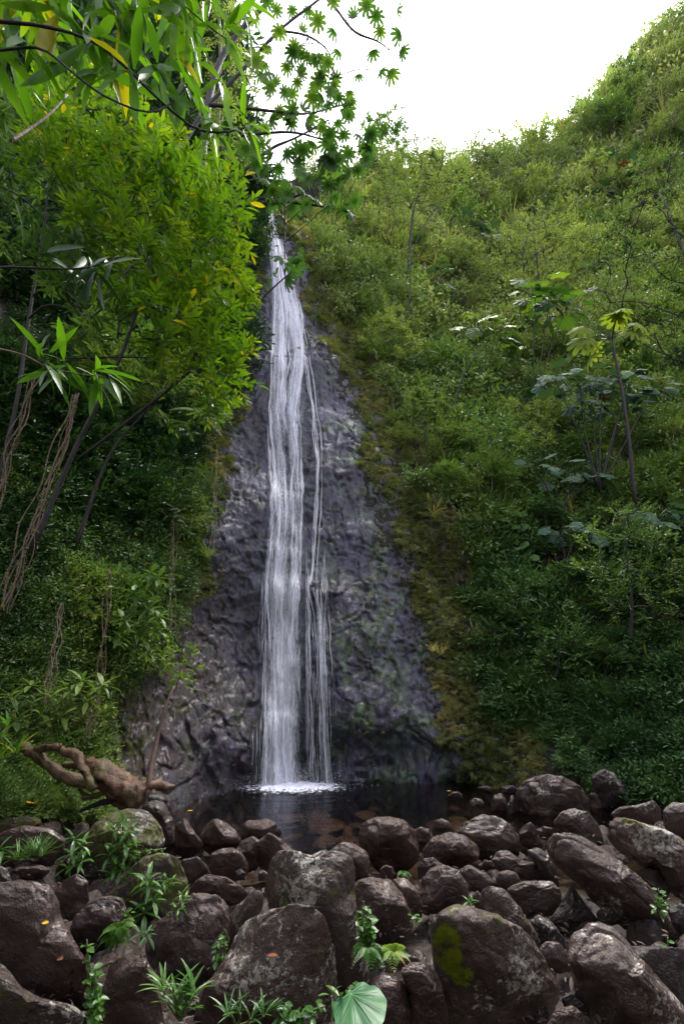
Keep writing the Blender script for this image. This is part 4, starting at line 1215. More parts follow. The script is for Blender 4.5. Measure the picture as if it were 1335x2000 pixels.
# shaded thicket
u, v, rs = sample_land(6800, 560, 1700, 450, 1620, 2)
lim = lerp(u, [(540, 620), (700, 640), (900, 680), (1100, 720), (1335, 680), (1700, 600)])
f = (v > lim + rs.normal(0, 60, len(u))) & (edge_r(u, v) > 95 + rs.normal(0, 25, len(u)))
u, v = u[f], v[f]
P = land(u, v)
lump = fbm(P * .55, 3, 102)
lump = lump * .6 + fbm(P * 1.3, 2, 112) * .6
keep = lump > rs.uniform(-.75, .2, len(u))
u, v, lump = u[keep], v[keep], lump[keep]
P, E, S = place_on(u, v, rs, 34, .4)
S *= np.clip(1 + lump * .6, .5, 1.8)
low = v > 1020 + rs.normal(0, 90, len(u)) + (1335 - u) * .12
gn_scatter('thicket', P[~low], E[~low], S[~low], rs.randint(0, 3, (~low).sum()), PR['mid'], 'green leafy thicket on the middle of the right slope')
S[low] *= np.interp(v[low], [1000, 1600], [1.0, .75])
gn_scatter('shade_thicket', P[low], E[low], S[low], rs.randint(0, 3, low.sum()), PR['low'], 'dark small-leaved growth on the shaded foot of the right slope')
PR['dry'] = [proto('dry_stems', [grass_tuft(26, 1.5, 81, leaf_t(.02, .002, .25, ((0, 1), (.5, .8), (1, 0))))], G['dead']), proto('dry_stems', [grass_tuft(18, 1.3, 82), twig_leaves(5, 8, 1.2, .12, 83, 2, tmpl=LEAF_S)], G['creeper'])]
u, v, rs = sample_land(1500, 520, 1500, 100, 1300, 12)
f = edge_r(u, v) > 60
u, v = u[f], v[f]
P, E, S = place_on(u, v, rs, 26, .9, .25)
gn_scatter('dry_stems', P, E, S, rs.randint(0, 2, len(u)), PR['dry'], 'brown dry stems and grass standing in the scrub of the right slope')
# creepers along both edges of the rock
u, v, rs = sample_land(26000, 150, 1060, 395, 1570, 3)
wdt = np.interp(v, [400, 700, 1000, 1200, 1400, 1540], [40, 95, 120, 120, 190, 220])
er, el = edge_r(u, v), edge_l(u, v)
P0 = at(u, v, 14)
jj = fbm(P0 * 1.2, 3, 103) * 26
f = ((er > -8 + jj - np.interp(v, [1380, 1460], [0, 90])) & (er < wdt)) | ((el > -14 + jj) & (el < np.interp(v, [400, 850, 1000, 1250, 1400, 1500], [30, 60, 150, 130, 60, 10])))
u, v = u[f], v[f]
P, E, S = place_on(u, v, rs, 14.5, .3, .5)
gn_scatter('creeper', P, E, S, rs.choice([0, 0, 1, 2], len(u)), PR['creep'], 'olive and rust coloured creepers fringing the rock face')
# tufts on the rock itself
u, v, rs = sample_land(5200, 200, 1040, 600, 1535, 4)
P0 = land(u, v)
nn = fbm(P0 * np.array([.9, .9, .6]), 4, 104)
f = (edge_r(u, v) < 0) & (edge_l(u, v) < 0) & (nn > np.where(u > 600, .28, .42) + rs.normal(0, .05, len(u))) & (np.abs(u - 565) > 52)
u, v = u[f], v[f]
P, E, S = place_on(u, v, rs, 8, .15, .6)
gn_scatter('moss_tufts', P, E, S, rs.randint(0, 4, len(u)), PR['creep'] + PR['moss'], 'small mossy tufts growing on the wet rock face')
# left wall
u, v, rs = sample_land(11500, -500, 520, -150, 1590, 5)
f = (edge_l(u, v) > np.interp(v, [400, 850, 1000, 1250, 1400, 1500], [0, 30, 130, 120, 50, 10]) + rs.normal(0, 20, len(u)))
u, v = u[f], v[f]
lump = fbm(land(u, v) * .6, 3, 105)
keep = lump > rs.uniform(-1.1, -.1, len(u))
u, v, lump = u[keep], v[keep], lump[keep]
P, E, S = place_on(u, v, rs, 42, .45)
S *= np.clip(1 + lump * .6, .5, 1.8)
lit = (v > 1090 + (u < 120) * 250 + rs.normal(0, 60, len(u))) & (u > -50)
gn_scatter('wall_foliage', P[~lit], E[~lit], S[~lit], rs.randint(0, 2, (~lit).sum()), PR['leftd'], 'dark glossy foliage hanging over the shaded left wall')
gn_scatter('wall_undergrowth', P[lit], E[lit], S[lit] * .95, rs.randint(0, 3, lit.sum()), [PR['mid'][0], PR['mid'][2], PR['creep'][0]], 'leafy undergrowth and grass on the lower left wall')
u, v, rs = sample_land(3000, -60, 420, 950, 1590, 15)
f = edge_l(u, v) > 15
u, v = u[f], v[f]
P, E, S = place_on(u, v, rs, 31, .3)
gn_scatter('wall_ivy', P, E, S, rs.randint(0, 3, len(u)), [PR['low'][0], PR['mid'][1], PR['creep'][0]], 'small-leaved ivy filling in the lower left wall')
# ferns scattered through both sides
u, v, rs = sample_land(1500, -100, 1400, 450, 1560, 6)
f = ((edge_r(u, v) > 90) | ((edge_l(u, v) > 100) & (v > 1000))) & (rs.rand(len(u)) < .45)
u, v = u[f], v[f]
P, E, S = place_on(u, v, rs, 24, .8, .4)
gn_scatter('ferns', P, E, S, rs.randint(0, 2, len(u)), PR['fern'], 'ferns mixed through the growth on both slopes')
# forest behind the viewer; its unseen earth bank is added to block light
th_ = np.linspace(math.radians(-205), math.radians(25), 60)[None, :]
hh = np.linspace(0, 1, 14)[:, None]
rad_b = 7.5 + hh * 5.0 + 0 * th_
BX = rad_b * np.cos(th_); BY = -1.5 + rad_b * np.sin(th_); BZ = .3 + hh * np.interp(th_, [th_.min(), th_.mean(), th_.max()], [9, 6, 9])
BP = np.stack([BX, BY, BZ], -1); BP = BP + fbm(BP * .4, 3, 131)[..., None] * .5
mesh_np('bank', BP.reshape(-1, 3), [grid_faces(14, 60)], HILLM)
tag(bpy.data.objects['bank'], 'unseen earth bank added behind the viewpoint to block light', None, None, 'structure')
rs = np.random.RandomState(19)
q = BP.reshape(-1, 3)[rs.randint(0, 14 * 60, 1500)] + rs.normal(0, .5, (1500, 3))
gn_scatter('forest', q, np.stack([rs.normal(0, .3, 1500), rs.normal(0, .3, 1500), rs.uniform(0, 6, 1500)], -1), rs.uniform(.5, 1.1, 1500), rs.randint(0, 3, 1500), PR['mid'], 'dense forest growth on the bank behind the viewpoint')
# ground cover on the left bank
rs = np.random.RandomState(8)
uu, vv = rs.uniform(-80, 310, 900), rs.uniform(1500, 1600, 900)
PP = []
for a_, b_ in zip(uu, vv):
    y = ground_hit(a_, b_)
    if y < 9.5: PP.append(at(a_, b_, y))
PP = np.array(PP)
gn_scatter('ground_cover', PP + [0, 0, .03], np.stack([rs.normal(0, .3, len(PP)), rs.normal(0, .3, len(PP)), rs.uniform(0, 6, len(PP))], -1), rs.uniform(.12, .27, len(PP)), rs.randint(0, 3, len(PP)),
           [PR['mid'][0], PR['fern'][0], PR['mid'][2]], 'low green herbs covering the left bank below the roots')
# dead leaf litter in the gaps between boulders
rs = np.random.RandomState(9)
uu, vv = rs.uniform(-50, 1380, 1500), rs.uniform(1600, 2040, 1500)
PP = np.array([at(a_, b_, ground_hit(a_, b_)) for a_, b_ in zip(uu, vv) if not (400 < a_ < 1000 and b_ < 1665)])
V, F, Qd, r = place(LEAF, PP + [0, 0, .03], frames(nrm(np.stack([rs.normal(0, 1, len(PP)), rs.normal(0, 1, len(PP)), rs.normal(0, .2, len(PP))], -1)), np.array([0, 0, 1.0]) + rs.normal(0, .3, (len(PP), 3))), rs.uniform(.03, .09, len(PP)))
o = mesh_np('leaf_litter', V, [F, Qd], G['dead'], attrs={'rnd': r}, smooth=False)
tag(o, 'dead brown leaves lying in the gaps between the boulders', None, None, 'stuff')

# ------------------------------------------------------------------ trees and shrubs one can tell apart
def build_tree(name, pts, rad, tips, ls, per, label, cat, mat, tmpl=LEAF, bark=BARK, group=None, sub=.35, nsub=5, seed=0, hang=.0, up=.5, tw=None):
    """pts: world polyline of the trunk; tips: (n,3) centres of leafy sprays, each joined by a limb to the trunk"""
    rs = np.random.RandomState(seed); tw_r = tw or rad * .09
    tr = smooth_path(pts, 18)
    t_ = thing(name, tr[0], label, cat, group)
    wd = [tube(tr, np.linspace(rad, rad * .35, 18), 8, seed, .12)]
    lv = []
    tips = np.asarray(tips)
    order = np.argsort(np.linalg.norm(tips[:, None] - tr[None, 5:], axis=2).min(1))
    tips = tips[order]
    nodes = list(tr[5:]); par = [-1] * len(nodes)
    n0 = len(nodes)
    for q in tips:
        nd = np.asarray(nodes)
        c_ = np.linalg.norm(nd - q, axis=1) + np.maximum(0, nd[:, 2] - q[2]) * .8
        c_[:n0] *= 1.15
        j = int(np.argmin(c_)); nodes.append(q); par.append(j)
    cnt = np.ones(len(nodes))
    for j in range(len(nodes) - 1, n0 - 1, -1):
        if par[j] >= n0: cnt[par[j]] += cnt[j]
    for ti, q in enumerate(tips):
        j = n0 + ti; a_ = nodes[par[j]]
        r1 = min(rad * .5, tw_r * math.sqrt(cnt[j])); 
        mid_ = (a_ + q) / 2 + rs.normal(0, .09, 3) * np.linalg.norm(q - a_)
        wd.append(tube(smooth_path([a_, mid_, q], 6), np.linspace(r1 * 1.1, r1 * .8, 6), 4, 0))
        for s in range(nsub):
            d = nrm(rs.normal(0, 1, 3) + (q - a_) / (np.linalg.norm(q - a_) + 1e-6) * .8 + np.array([0, 0, up]))
            l = sub * rs.uniform(.5, 1.2)
            e = q + d * l - np.array([0, 0, hang * l])
            wd.append(tube([q, (q + e) / 2 + rs.normal(0, .04, 3) * l, e], [rad * .08, rad * .06, rad * .03], 3))
            side = nrm(np.cross(d, [.1, .1, 1.0]))
            k = np.arange(per); f = .2 + .8 * k / (per - 1)
            Pq = q + (e - q) * f[:, None]
            D = nrm(d * .8 + side * np.where(k % 2, 1, -1)[:, None] * .9 + rs.normal(0, .25, (per, 3)))
            D[-1] = d
            lv.append(place(tmpl, Pq, frames(D, nrm(np.array([0, 0, 1.0]) + rs.normal(0, .4, (per, 3)))), ls * rs.uniform(.6, 1.15, per), rs.rand(per)))
    wood(wd, 'trunk', bark, t_)
    leaves_obj('crown', lv, mat, t_)
    return t_

def in_poly(u, v, poly):
    poly = np.asarray(poly, float); r = np.zeros(len(u), bool)
    for (x1, y1), (x2, y2) in zip(poly, np.roll(poly, -1, 0)):
        c = ((y1 > v) != (y2 > v)) & (u < (x2 - x1) * (v - y1) / (y2 - y1 + 1e-9) + x1)
        r ^= c
    return r

def cloud(poly, n, Y0, Y1, seed, lum=.5, fr=.5):
    rs = np.random.RandomState(seed)
    poly = np.asarray(poly, float); lo, hi = poly.min(0), poly.max(0)
    u, v = rs.uniform(lo[0], hi[0], n * 6), rs.uniform(lo[1], hi[1], n * 6)
    k = in_poly(u, v, poly); u, v = u[k], v[k]
    Y = rs.uniform(Y0, Y1, len(u))
    P = at(u, v, Y)
    k = fbm(P * fr, 3, seed) > rs.uniform(-1.2, -1.2 + 2 * lum, len(u))
    return P[k][:n]

# bright leafy tree on the left
LP = [(40, 190), (150, 170), (240, 190), (330, 260), (385, 300), (455, 350), (470, 430), (435, 470), (460, 540), (500, 570), (475, 620), (490, 680), (460, 730), (455, 780), (405, 800), (380, 740), (300, 660), (230, 560), (180, 470), (100, 380), (40, 300)]
tips = cloud(LP, 380, 4.2, 6.8, 201, .95, 1.3)
build_tree('leafy_tree', [at(60, 1080, 6.2), at(150, 870, 6.2), at(235, 700, 6.0), at(290, 520, 5.8), at(310, 330, 5.6)],   .04, tips, .17, 9,
           'bright yellow-green small-leaved tree leaning over the left wall', 'tree', G['bright'], bark=BARKD, sub=.36, nsub=3, seed=3, up=.5, tw=.0035)
tips = cloud([(-60, 150), (120, 170), (260, 330), (330, 520), (300, 690), (160, 640), (60, 520), (-60, 480)], 150, 5.6, 7.6, 209, .8, 1.2)
build_tree('shaded_tree', [at(-20, 1000, 7.0), at(30, 800, 6.9), at(60, 600, 6.8), at(90, 420, 6.6), at(100, 280, 6.5)], .04, tips, .20, 9,
           'mid-green broader-leaved tree showing left of and behind the bright tree', 'tree', G['mid'], bark=BARKD, sub=.42, nsub=3, seed=31, tw=.004)
tips = cloud([(180, 560), (300, 640), (420, 760), (440, 800), (380, 850), (260, 800), (150, 700)], 60, 7.5, 9.0, 204, .3, .9)
build_tree('leafy_shrub', [at(150, 1060, 8.0), at(220, 880, 8.2), at(330, 760, 8.2)], .04, tips, .22, 9,
           'darker green shrub under the bright tree, reaching towards the fall', 'shrub', G['mid'], bark=BARKD, sub=.4, nsub=4, seed=5)
# trees high up on the left, behind the leaning umbrella tree
tips = cloud([(330, -120), (440, -60), (480, 60), (505, 200), (500, 330), (440, 330), (380, 220), (320, 60)], 110, 13, 16, 206, .4, .5)
build_tree('shade_tree', [at(400, 600, 15), at(420, 350, 15), at(430, 100, 15), at(420, -80, 15)], .16, tips, .22, 9,
           'yellow-green tree on the cliff shoulder left of the top of the fall', 'tree', G['far'], bark=BARKM, sub=.8, nsub=4, seed=6)

# bare crossing stems of the left tree
def stems(lst, mat, label, name='bare_stem', cat='branch', group=None):
    for q in lst:
        pts = [at(a, b_, y) for a, b_, y in q[0]]
        pth = smooth_path(pts, 20)
        V, F, Qd, _ = tube(pth, np.linspace(q[1], q[1] * q[2], 20), 6, 3, .1)
        o = mesh_np(name, V, [F, Qd], mat, origin=pth[0])
        tag(o, q[3] if len(q) > 3 else label, cat, group)
stems([([(150, 900, 7.0), (330, 760, 6.6), (430, 670, 6.4), (520, 575, 6.2), (570, 530, 6.1)], .030, .35, 'thin bare branch crossing the waterfall with small leaves at its tip'),
       ([(130, 660, 7.6), (250, 560, 7), (330, 470, 6.8), (400, 380, 6.8)], .02, .4, 'slender dark branch inside the bright tree, rising to the right'),
       ([(230, 660, 6.2), (245, 520, 6.1), (250, 420, 6.1), (230, 300, 6.1)], .016, .4, 'slender dark branch inside the bright tree, rising straight up'),
       ([(120, 700, 7.4), (300, 700, 6.6), (400, 740, 6.4), (450, 790, 6.3)], .018, .3, 'thin branch drooping right below the bright tree'),
       ([(-40, 345, 4.5), (60, 400, 4.8), (150, 520, 5.5), (200, 640, 6.2)], .012, .5, 'dark thin stem hanging through the upper left leaves')], BARKD, '')

# leafy tip on the crossing branch
q = at(575, 528, 6.1)
tt_ = thing('branch_tip', q, 'few yellow-green leaves at the tip of the branch over the fall', 'leaves')
lv = []
for (a, b_) in ((575, 525), (585, 535), (595, 515), (565, 520), (600, 520), (590, 505), (525, 545), (535, 540), (520, 560), (515, 570), (540, 535)):
    c0 = at(a, b_, 6.1)
    n_ = 5
    D = nrm(RS.normal(0, 1, (n_, 3)) + [0, 0, .3])
    lv.append(place(LEAF, np.repeat(c0[None], n_, 0), frames(D, np.array([0, -.4, 1.0]) + 0 * D), RS.uniform(.07, .13, n_)))
leaves_obj('leaves', lv, G['bright'], tt_)

# umbrella (palmate) tree over the fall
def umbrella_leaves(pts, size, seed, tiltv=.5):
    rs = np.random.RandomState(seed)
    pts = np.asarray(pts); n = len(pts)
    D = nrm(np.stack([rs.normal(0, 1, n), rs.normal(0, 1, n), rs.normal(-.25, .3, n)], -1))
    Uv = nrm(np.array([0, 0, 1.0]) + rs.normal(0, tiltv, (n, 3)))
    return place(FAN, pts, frames(D, Uv), size * rs.uniform(.75, 1.2, n), rs.rand(n))

UB = [([(395, 420), (400, 250), (425, 130), (470, 60), (545, -15), (600, -60)], .11, 8.5, .5),
      ([(330, 330), (400, 215), (470, 140), (545, 60), (615, 5), (660, -30)], .055, 7.2, .4),
      ([(410, 205), (470, 210), (540, 218), (600, 222), (668, 205)], .045, 7.2, .3),
      ([(425, 355), (480, 330), (530, 290), (580, 268), (640, 235)], .05, 7.5, .3),
      ([(430, 362), (500, 350), (540, 325), (560, 300)], .04, 7.6, .3),
      ([(455, 383), (500, 385), (545, 393), (600, 372), (625, 340)], .045, 7.5, .3),
      ([(545, 393), (620, 402), (665, 410)], .03, 7.5, .4),
      ([(545, 60), (600, 70), (640, 100), (655, 150)], .03, 7.2, .4),
      ([(600, -40), (650, 10), (690, 60), (735, 80), (762, 98)], .045, 7.2, .3),
      ([(560, -30), (640, -20), (720, -30), (770, 0)], .04, 7.2, .3),
      ([(470, 265), (560, 258), (620, 270), (700, 300)], .035, 7.3, .3),
      ([(556, 400), (556, 470), (557, 545)], .02, 7.3, .5)]
ut = thing('umbrella_tree', at(395, 420, 11), 'tall tree with palmate umbrella leaves reaching in front of the sky', 'tree')
ch = []; ends = []
for pl, rd, Y, tp in UB:
    pth = smooth_path([at(a, b_, Y) for a, b_ in pl], 22)
    ch.append(tube(pth, np.linspace(rd, rd * tp, 22), 7, 5, .12))
    ends.append((pth, rd))
limbs_ = [wood(ch[:1], 'trunk', BARKD, ut)]
for c_ in ch[1:]: limbs_.append(wood([c_], 'limb', BARKD, ut))
LPTS = [(775, 20), (780, 66), (784, 100), (763, 142), (728, 100), (700, 146), (742, 138), (742, 60), (690, 32), (652, 60), (622, 160), (652, 165), (640, 122), (662, 190), (682, 180), (660, 100), (636, 280), (700, 262),
        (722, 290), (540, 352), (562, 380), (590, 332), (622, 312), (652, 330), (692, 392), (672, 410), (770, -20), (715, 10), (735, 30), (690, -10), (650, 0), (620, 40), (590, 60), (575, 90), (600, 110), (560, 130), (585, 105),
        (545, 60), (520, 90), (640, 200), (610, 190), (590, 215), (570, 240), (545, 215), (555, 180), (530, 170), (580, 160), (600, 250), (660, 240), (680, 225), (670, 262), (645, 262), (560, 300), (590, 290), (610, 280), (580, 320),
        (545, 330), (530, 370), (600, 350), (620, 350), (640, 360), (660, 350), (680, 340), (700, 330), (715, 310), (620, 390), (600, 400), (570, 405), (550, 420), (640, 400), (655, 385), (690, 420), (560, 545), (548, 500), (590, 505), (575, 515),
        (600, 380), (585, 365), (630, 335), (560, 350), (535, 395), (520, 350), (500, 320), (510, 280), (530, 300), (480, 290), (500, 120), (480, 150), (520, 140), (540, 20), (570, 20), (600, 20), (500, 30), (520, 0), (680, 300), (660, 310), (650, 290)]
tgt = []
rs = np.random.RandomState(44)
for (a, b_) in LPTS:
    tgt.append(at(a, b_, 7.1 + rs.uniform(-.6, .6)))
for _ in range(90):
    a, b_ = rs.uniform(500, 730), rs.uniform(-40, 340)
    if abs(b_ - 260 - (a - 600) * .4) < 170 - abs(a - 600) * .4:
        tgt.append(at(a, b_, 7.6 + rs.uniform(-.8, .8)))
tgt = np.array(tgt)
tw = []
allp = np.concatenate([e[0][6:] for e in ends]); own_ = np.repeat(np.arange(len(ends)), [len(e[0][6:]) for e in ends])
for q in tgt:
    j = np.argmin(np.linalg.norm(allp - q, axis=1)); s_ = allp[j]
    if np.linalg.norm(s_ - q) < 2.5:
        tw.append((own_[j], tube([s_, (s_ + q) / 2 + rs.normal(0, .05, 3) + [0, 0, .04], q + [0, 0, .02]], [.012, .009, .006], 3)))
for k_, c_ in tw: mesh_np('twig', c_[0] - np.asarray(ut.location), [c_[1], c_[2]], BARKD, limbs_[k_])
leaves_obj('crown', [umbrella_leaves(tgt, .47, 45)], G['umbrella'], ut)

# overhanging branches with long strap leaves, close to the camera at the upper left
def whorl(c, n, ln, seed, dirv, spread=.75, tmpl=LEAF_LONG):
    rs = np.random.RandomState(seed)
    D = nrm(np.asarray(dirv)[None] + rs.normal(0, spread, (n, 3)))
    P = np.asarray(c)[None] + D * .02 + rs.normal(0, .02, (n, 3))
    Uv = nrm(np.array([0, -.35, 1.0]) + rs.normal(0, .5, (n, 3)))
    return place(tmpl, P, frames(D, Uv), ln * rs.uniform(.65, 1.15, n), rs.rand(n))
def strap_branch(name, label, limbs, whorls, ln, cat='branch', mat='strap', bark=BARKD, ys=1.0):
    limbs = [([(a, b_, y * ys) for a, b_, y in pl], rd * ys) for pl, rd in limbs]
    whorls = [(a, b_, y * ys, n, k, d) for a, b_, y, n, k, d in whorls]
    t_ = thing(name, at(*limbs[0][0][0]), label, cat)
    for pl, rd in limbs:
        pth = smooth_path([at(*q) for q in pl], 20)
        wood([tube(pth, np.linspace(rd, rd * .5, 20), 8, 7, .15)], 'limb', bark, t_)
    leaves_obj('leaves', [whorl(at(a, b_, y), n, ln * k, 300 + i + int(a), d) for i, (a, b_, y, n, k, d) in enumerate(whorls)], G[mat], t_, True)
    return t_
dn_ = (.1, -.05, -.9)
strap_branch('overhanging_branch', 'dark branch with long drooping strap leaves across the top left corner',
    [([(-120, 35, 2.3), (0, 42, 2.3), (90, 52, 2.35), (180, 80, 2.4), (250, 135, 2.5), (300, 185, 2.6), (380, 250, 2.8), (440, 258, 2.9), (490, 245, 3.0)], .016),
     ([(-120, 105, 2.2), (0, 98, 2.2), (80, 95, 2.25), (140, 140, 2.3), (200, 185, 2.4), (280, 218, 2.5), (330, 205, 2.6), (372, 160, 2.6)], .011),
     ([(330, -90, 2.6), (345, -10, 2.7), (400, 45, 2.8), (440, 75, 2.9)], .010),
     ([(130, -120, 2.5), (160, -20, 2.5), (210, 60, 2.45)], .010)],
    [(20, -30, 2.3, 9, 1, dn_), (80, -10, 2.4, 10, 1, dn_), (140, -40, 2.5, 10, 1.1, dn_), (200, -30, 2.5, 10, 1.1, dn_), (265, -10, 2.5, 10, 1.2, (.2, 0, -.9)), (330, -30, 2.6, 9, 1, dn_), (400, -10, 2.8, 9, .9, (.3, 0, -.8)),
     (440, 60, 2.9, 9, .8, (.5, 0, -.6)), (180, 80, 2.4, 6, 1, dn_), (255, 140, 2.5, 7, .9, dn_), (300, 130, 2.6, 8, .8, (.2, 0, -.8)), (60, 90, 2.3, 6, .9, dn_), (480, 245, 3.0, 9, .55, (.4, 0, -.6)), (420, 245, 2.9, 9, .7, (.1, 0, -.9)),
     (360, 150, 2.7, 8, .8, (.2, 0, -.8)), (385, 215, 2.8, 7, .7, (.2, 0, -.8)), (-30, 60, 2.3, 8, 1, (.3, 0, -.8)), (120, 20, 2.4, 8, 1.0, (.2, 0, -.8)), (350, 30, 2.7, 8, .9, dn_), (225, 40, 2.6, 8, 1.0, dn_), (40, 30, 2.9, 8, .9, dn_), (300, 40, 3.0, 8, 1, dn_), (10, 60, 2.6, 9, 1, dn_), (100, 70, 2.7, 9, 1, dn_), (160, 90, 2.8, 9, 1, dn_), (240, 90, 2.9, 9, 1, dn_), (200, 140, 2.7, 7, .9, dn_), (60, -60, 2.6, 9, 1.1, dn_), (380, 60, 3.0, 9, .9, (.3, 0, -.8)), (340, 110, 3.0, 8, .9, dn_), (460, 10, 3.0, 7, .8, (.4, 0, -.6)), (270, -70, 2.7, 9, 1.2, dn_), (400, -70, 2.9, 9, 1.1, dn_), (-20, -40, 2.5, 9, 1.1, dn_), (430, 150, 3.0, 7, .7, (.4, 0, -.7))], .42, ys=.68)
strap_branch('leafy_branch', 'dark horizontal branch with glossy drooping leaves at the middle left edge',
    [([(-80, 525, 3.6), (20, 522, 3.6), (110, 525, 3.7), (175, 522, 3.8), (232, 500, 3.9)], .014)],
    [(90, 500, 3.7, 7, 1, (.6, 0, -.1)), (170, 500, 3.8, 7, 1, (.4, 0, -.6)), (190, 525, 3.8, 7, 1, (.1, 0, -.9)), (40, 495, 3.6, 6, 1, (.5, 0, .3)), (222, 505, 3.9, 6, .7, (.3, 0, -.6))], .32, mat='dark', ys=.8)
strap_branch('drooping_branch', 'reddish branch ending in arching leaves in front of the dark left wall',
    [([(-80, 672, 3.3), (0, 682, 3.3), (50, 695, 3.35), (90, 715, 3.4), (150, 730, 3.5), (200, 735, 3.55)], .009)],
    [(85, 705, 3.4, 6, 1, (.5, 0, -.3)), (130, 715, 3.45, 7, 1, (.6, 0, -.2)), (180, 725, 3.5, 8, 1.1, (.7, 0, -.4)), (205, 735, 3.55, 6, 1, (.7, 0, -.5)), (75, 690, 3.35, 3, .8, (0, 0, .8)), (100, 720, 3.4, 4, .8, (.1, 0, -.9))], .30, bark=STEM, ys=.8)
stems([([(22, 275, 2.0), (60, 250, 2.1), (100, 220, 2.2), (132, 185, 2.3)], .010, .7, 'short broken stub of a branch hanging at the upper left')], STEM, '')

# hanging vines on the left wall
def vine(name, label, pl, n, spread, seed):
    rs = np.random.RandomState(seed)
    t_ = thing(name, at(*pl[0]), label, 'vine')
    ch, lv = [], []
    for k in range(n):
        o_ = rs.normal(0, spread, 3)
        pth = smooth_path([at(*q) + o_ * (.4 + .8 * i / len(pl)) + rs.normal(0, .025, 3) for i, q in enumerate(pl)], 40)
        pth += .02 * np.stack([np.sin(np.linspace(0, 20, 40) + k), np.cos(np.linspace(0, 17, 40) + k), 0 * np.linspace(0, 1, 40)], -1)
        ch.append(tube(pth, rs.uniform(.004, .009), 5))
        j = rs.randint(0, 40, 14)
        D = nrm(rs.normal(0, 1, (14, 3)))
        lv.append(place(LEAF_OV, pth[j], frames(D, np.array([0, 0, 1.0]) + 0 * D), rs.uniform(.03, .07, 14)))
    wood(ch, 'stem', STEM, t_)
    leaves_obj('leaves', lv, G['mid'], t_)
vine('hanging_vine', 'bundle of brown vine stems slanting down the left wall under the drooping branch', [(150, 770, 5.2), (125, 860, 5.2), (85, 980, 5.1), (50, 1080, 5.0), (10, 1190, 4.9)], 7, .05, 401)
vine('hanging_vine', 'thinner vine stems at the very left edge of the wall', [(70, 735, 4.8), (35, 850, 4.8), (5, 960, 4.8), (-20, 1100, 4.7)], 5, .04, 402)

def wall_vine(label, uvs, n, seed, spread=.06):
    pl = []
    for (a_, b_) in uvs:
        pl.append((a_, b_, float(land(np.array([float(a_)]), np.array([float(b_)]))[0, 1]) - .75))
    y_ = np.minimum.accumulate([q[2] for q in pl])
    vine('hanging_vine', label, [(q[0], q[1], float(y)) for q, y in zip(pl, y_)], n, spread, seed)
wall_vine('pale dry vine stems hanging down the creepers beside the pale fern frond', [(345, 880), (340, 1000), (335, 1130), (330, 1240)], 5, 403)
wall_vine('thin vine stems trailing over the lower left wall above the roots', [(215, 1120), (205, 1250), (190, 1370), (170, 1450)], 6, 404)
wall_vine('short vine stems hanging at the rock edge left of the fall', [(425, 880), (420, 980), (412, 1080)], 4, 405)
wall_vine('vine stems trailing between the leafy shrubs of the lower left wall', [(120, 1180), (105, 1280), (85, 1380)], 5, 406)
# pale fern frond leaning out beside the rock
def frond(name, label, a, b_, width, mat, seed=0, cat='fern'):
    a, b_ = np.asarray(a), np.asarray(b_)
    t_ = thing(name, a, label, cat)
    n = 34; f = np.linspace(0.03, 1, n)
    mid_ = a + (b_ - a) * f[:, None] + np.array([0, 0, 1.0]) * (np.linalg.norm(b_ - a) * .22 * np.sin(f * math.pi))[:, None]
    side = nrm(np.cross(b_ - a, [0, -.6, 1.0]))
    P, D, S = [], [], []
    for i in range(n):
        for sg in (-1, 1):
            P.append(mid_[i]); D.append(nrm(side * sg + nrm(b_ - a) * .45)); S.append(width * math.sin(math.pi * min(1, .15 + f[i] * .85)) + .01)
    wood([tube(mid_[::3], .008, 4)], 'midrib', GSTEM, t_)
    leaves_obj('leaflets', [place(leaf_t(.22, .02, .15), np.array(P), frames(np.array(D), np.array([0, -.6, 1.0]) + 0 * np.array(D)), np.array(S))], mat, t_)
frond('fern_frond', 'long pale feathery frond jutting towards the fall below the bright tree', at(345, 765, 9.0), at(458, 840, 8.7), .26, G['pale'])
frond('fern_frond', 'dark green feathery frond below the pale one beside the rock', at(330, 800, 9.2), at(440, 862, 9.0), .22, G['mid'], 2)

# big-leaved plants of the right slope
def big_plant(name, label, base, heads, ls, seed, mat='broad', cat='plant', tmpl=BROAD, n=11, rad=.03, group=None, spread=1.0):
    rs = np.random.RandomState(seed)
    base = np.asarray(base)
    t_ = thing(name, base, label, cat, group)
    for h_ in heads:
        h_ = np.asarray(h_)
        pth = smooth_path([base, (base + h_) / 2 + rs.normal(0, .08, 3), h_], 12)
        wood([tube(pth, np.linspace(rad, rad * .6, 12), 6, 2, .1)], 'stem', BARKD, t_)
        P, D, U_, ch = [], [], [], []
        for k in range(n):
            a = 2 * math.pi * k / n * 1.618 * 2; el = rs.uniform(-.35, .75)
            d = np.array([math.cos(a) * math.cos(el), math.sin(a) * math.cos(el), math.sin(el)])
            e = h_ + d * ls * rs.uniform(.5, 1.15) * spread + np.array([0, 0, .1 * ls])
            ch.append(tube([h_ - [0, 0, rs.uniform(0, .25) * ls], (h_ + e) / 2 + [0, 0, .06 * ls], e], .008 + .006 * ls, 4))
            P.append(e); D.append(nrm(np.array([d[0], d[1], -.35]) + rs.normal(0, .15, 3))); U_.append(nrm(np.array([d[0] * .4, d[1] * .2 - .9, .55]) + rs.normal(0, .2, 3)))
        wood(ch, 'leaf_stalks', GSTEM, t_)
        leaves_obj('leaves', [place(tmpl, np.array(P), frames(np.array(D), np.array(U_)), ls * rs.uniform(.7, 1.2, n), rs.rand(n))], G[mat], t_)
    return t_
def on_land(u, v, fwd=0.0):
    P = land(np.array([float(u)]), np.array([float(v)]))[0]
    d = nrm(CAM - P)
    return P + d * fwd
def rel(u, v, base, dy=0.0):
    return at(u, v, base[1] + dy)
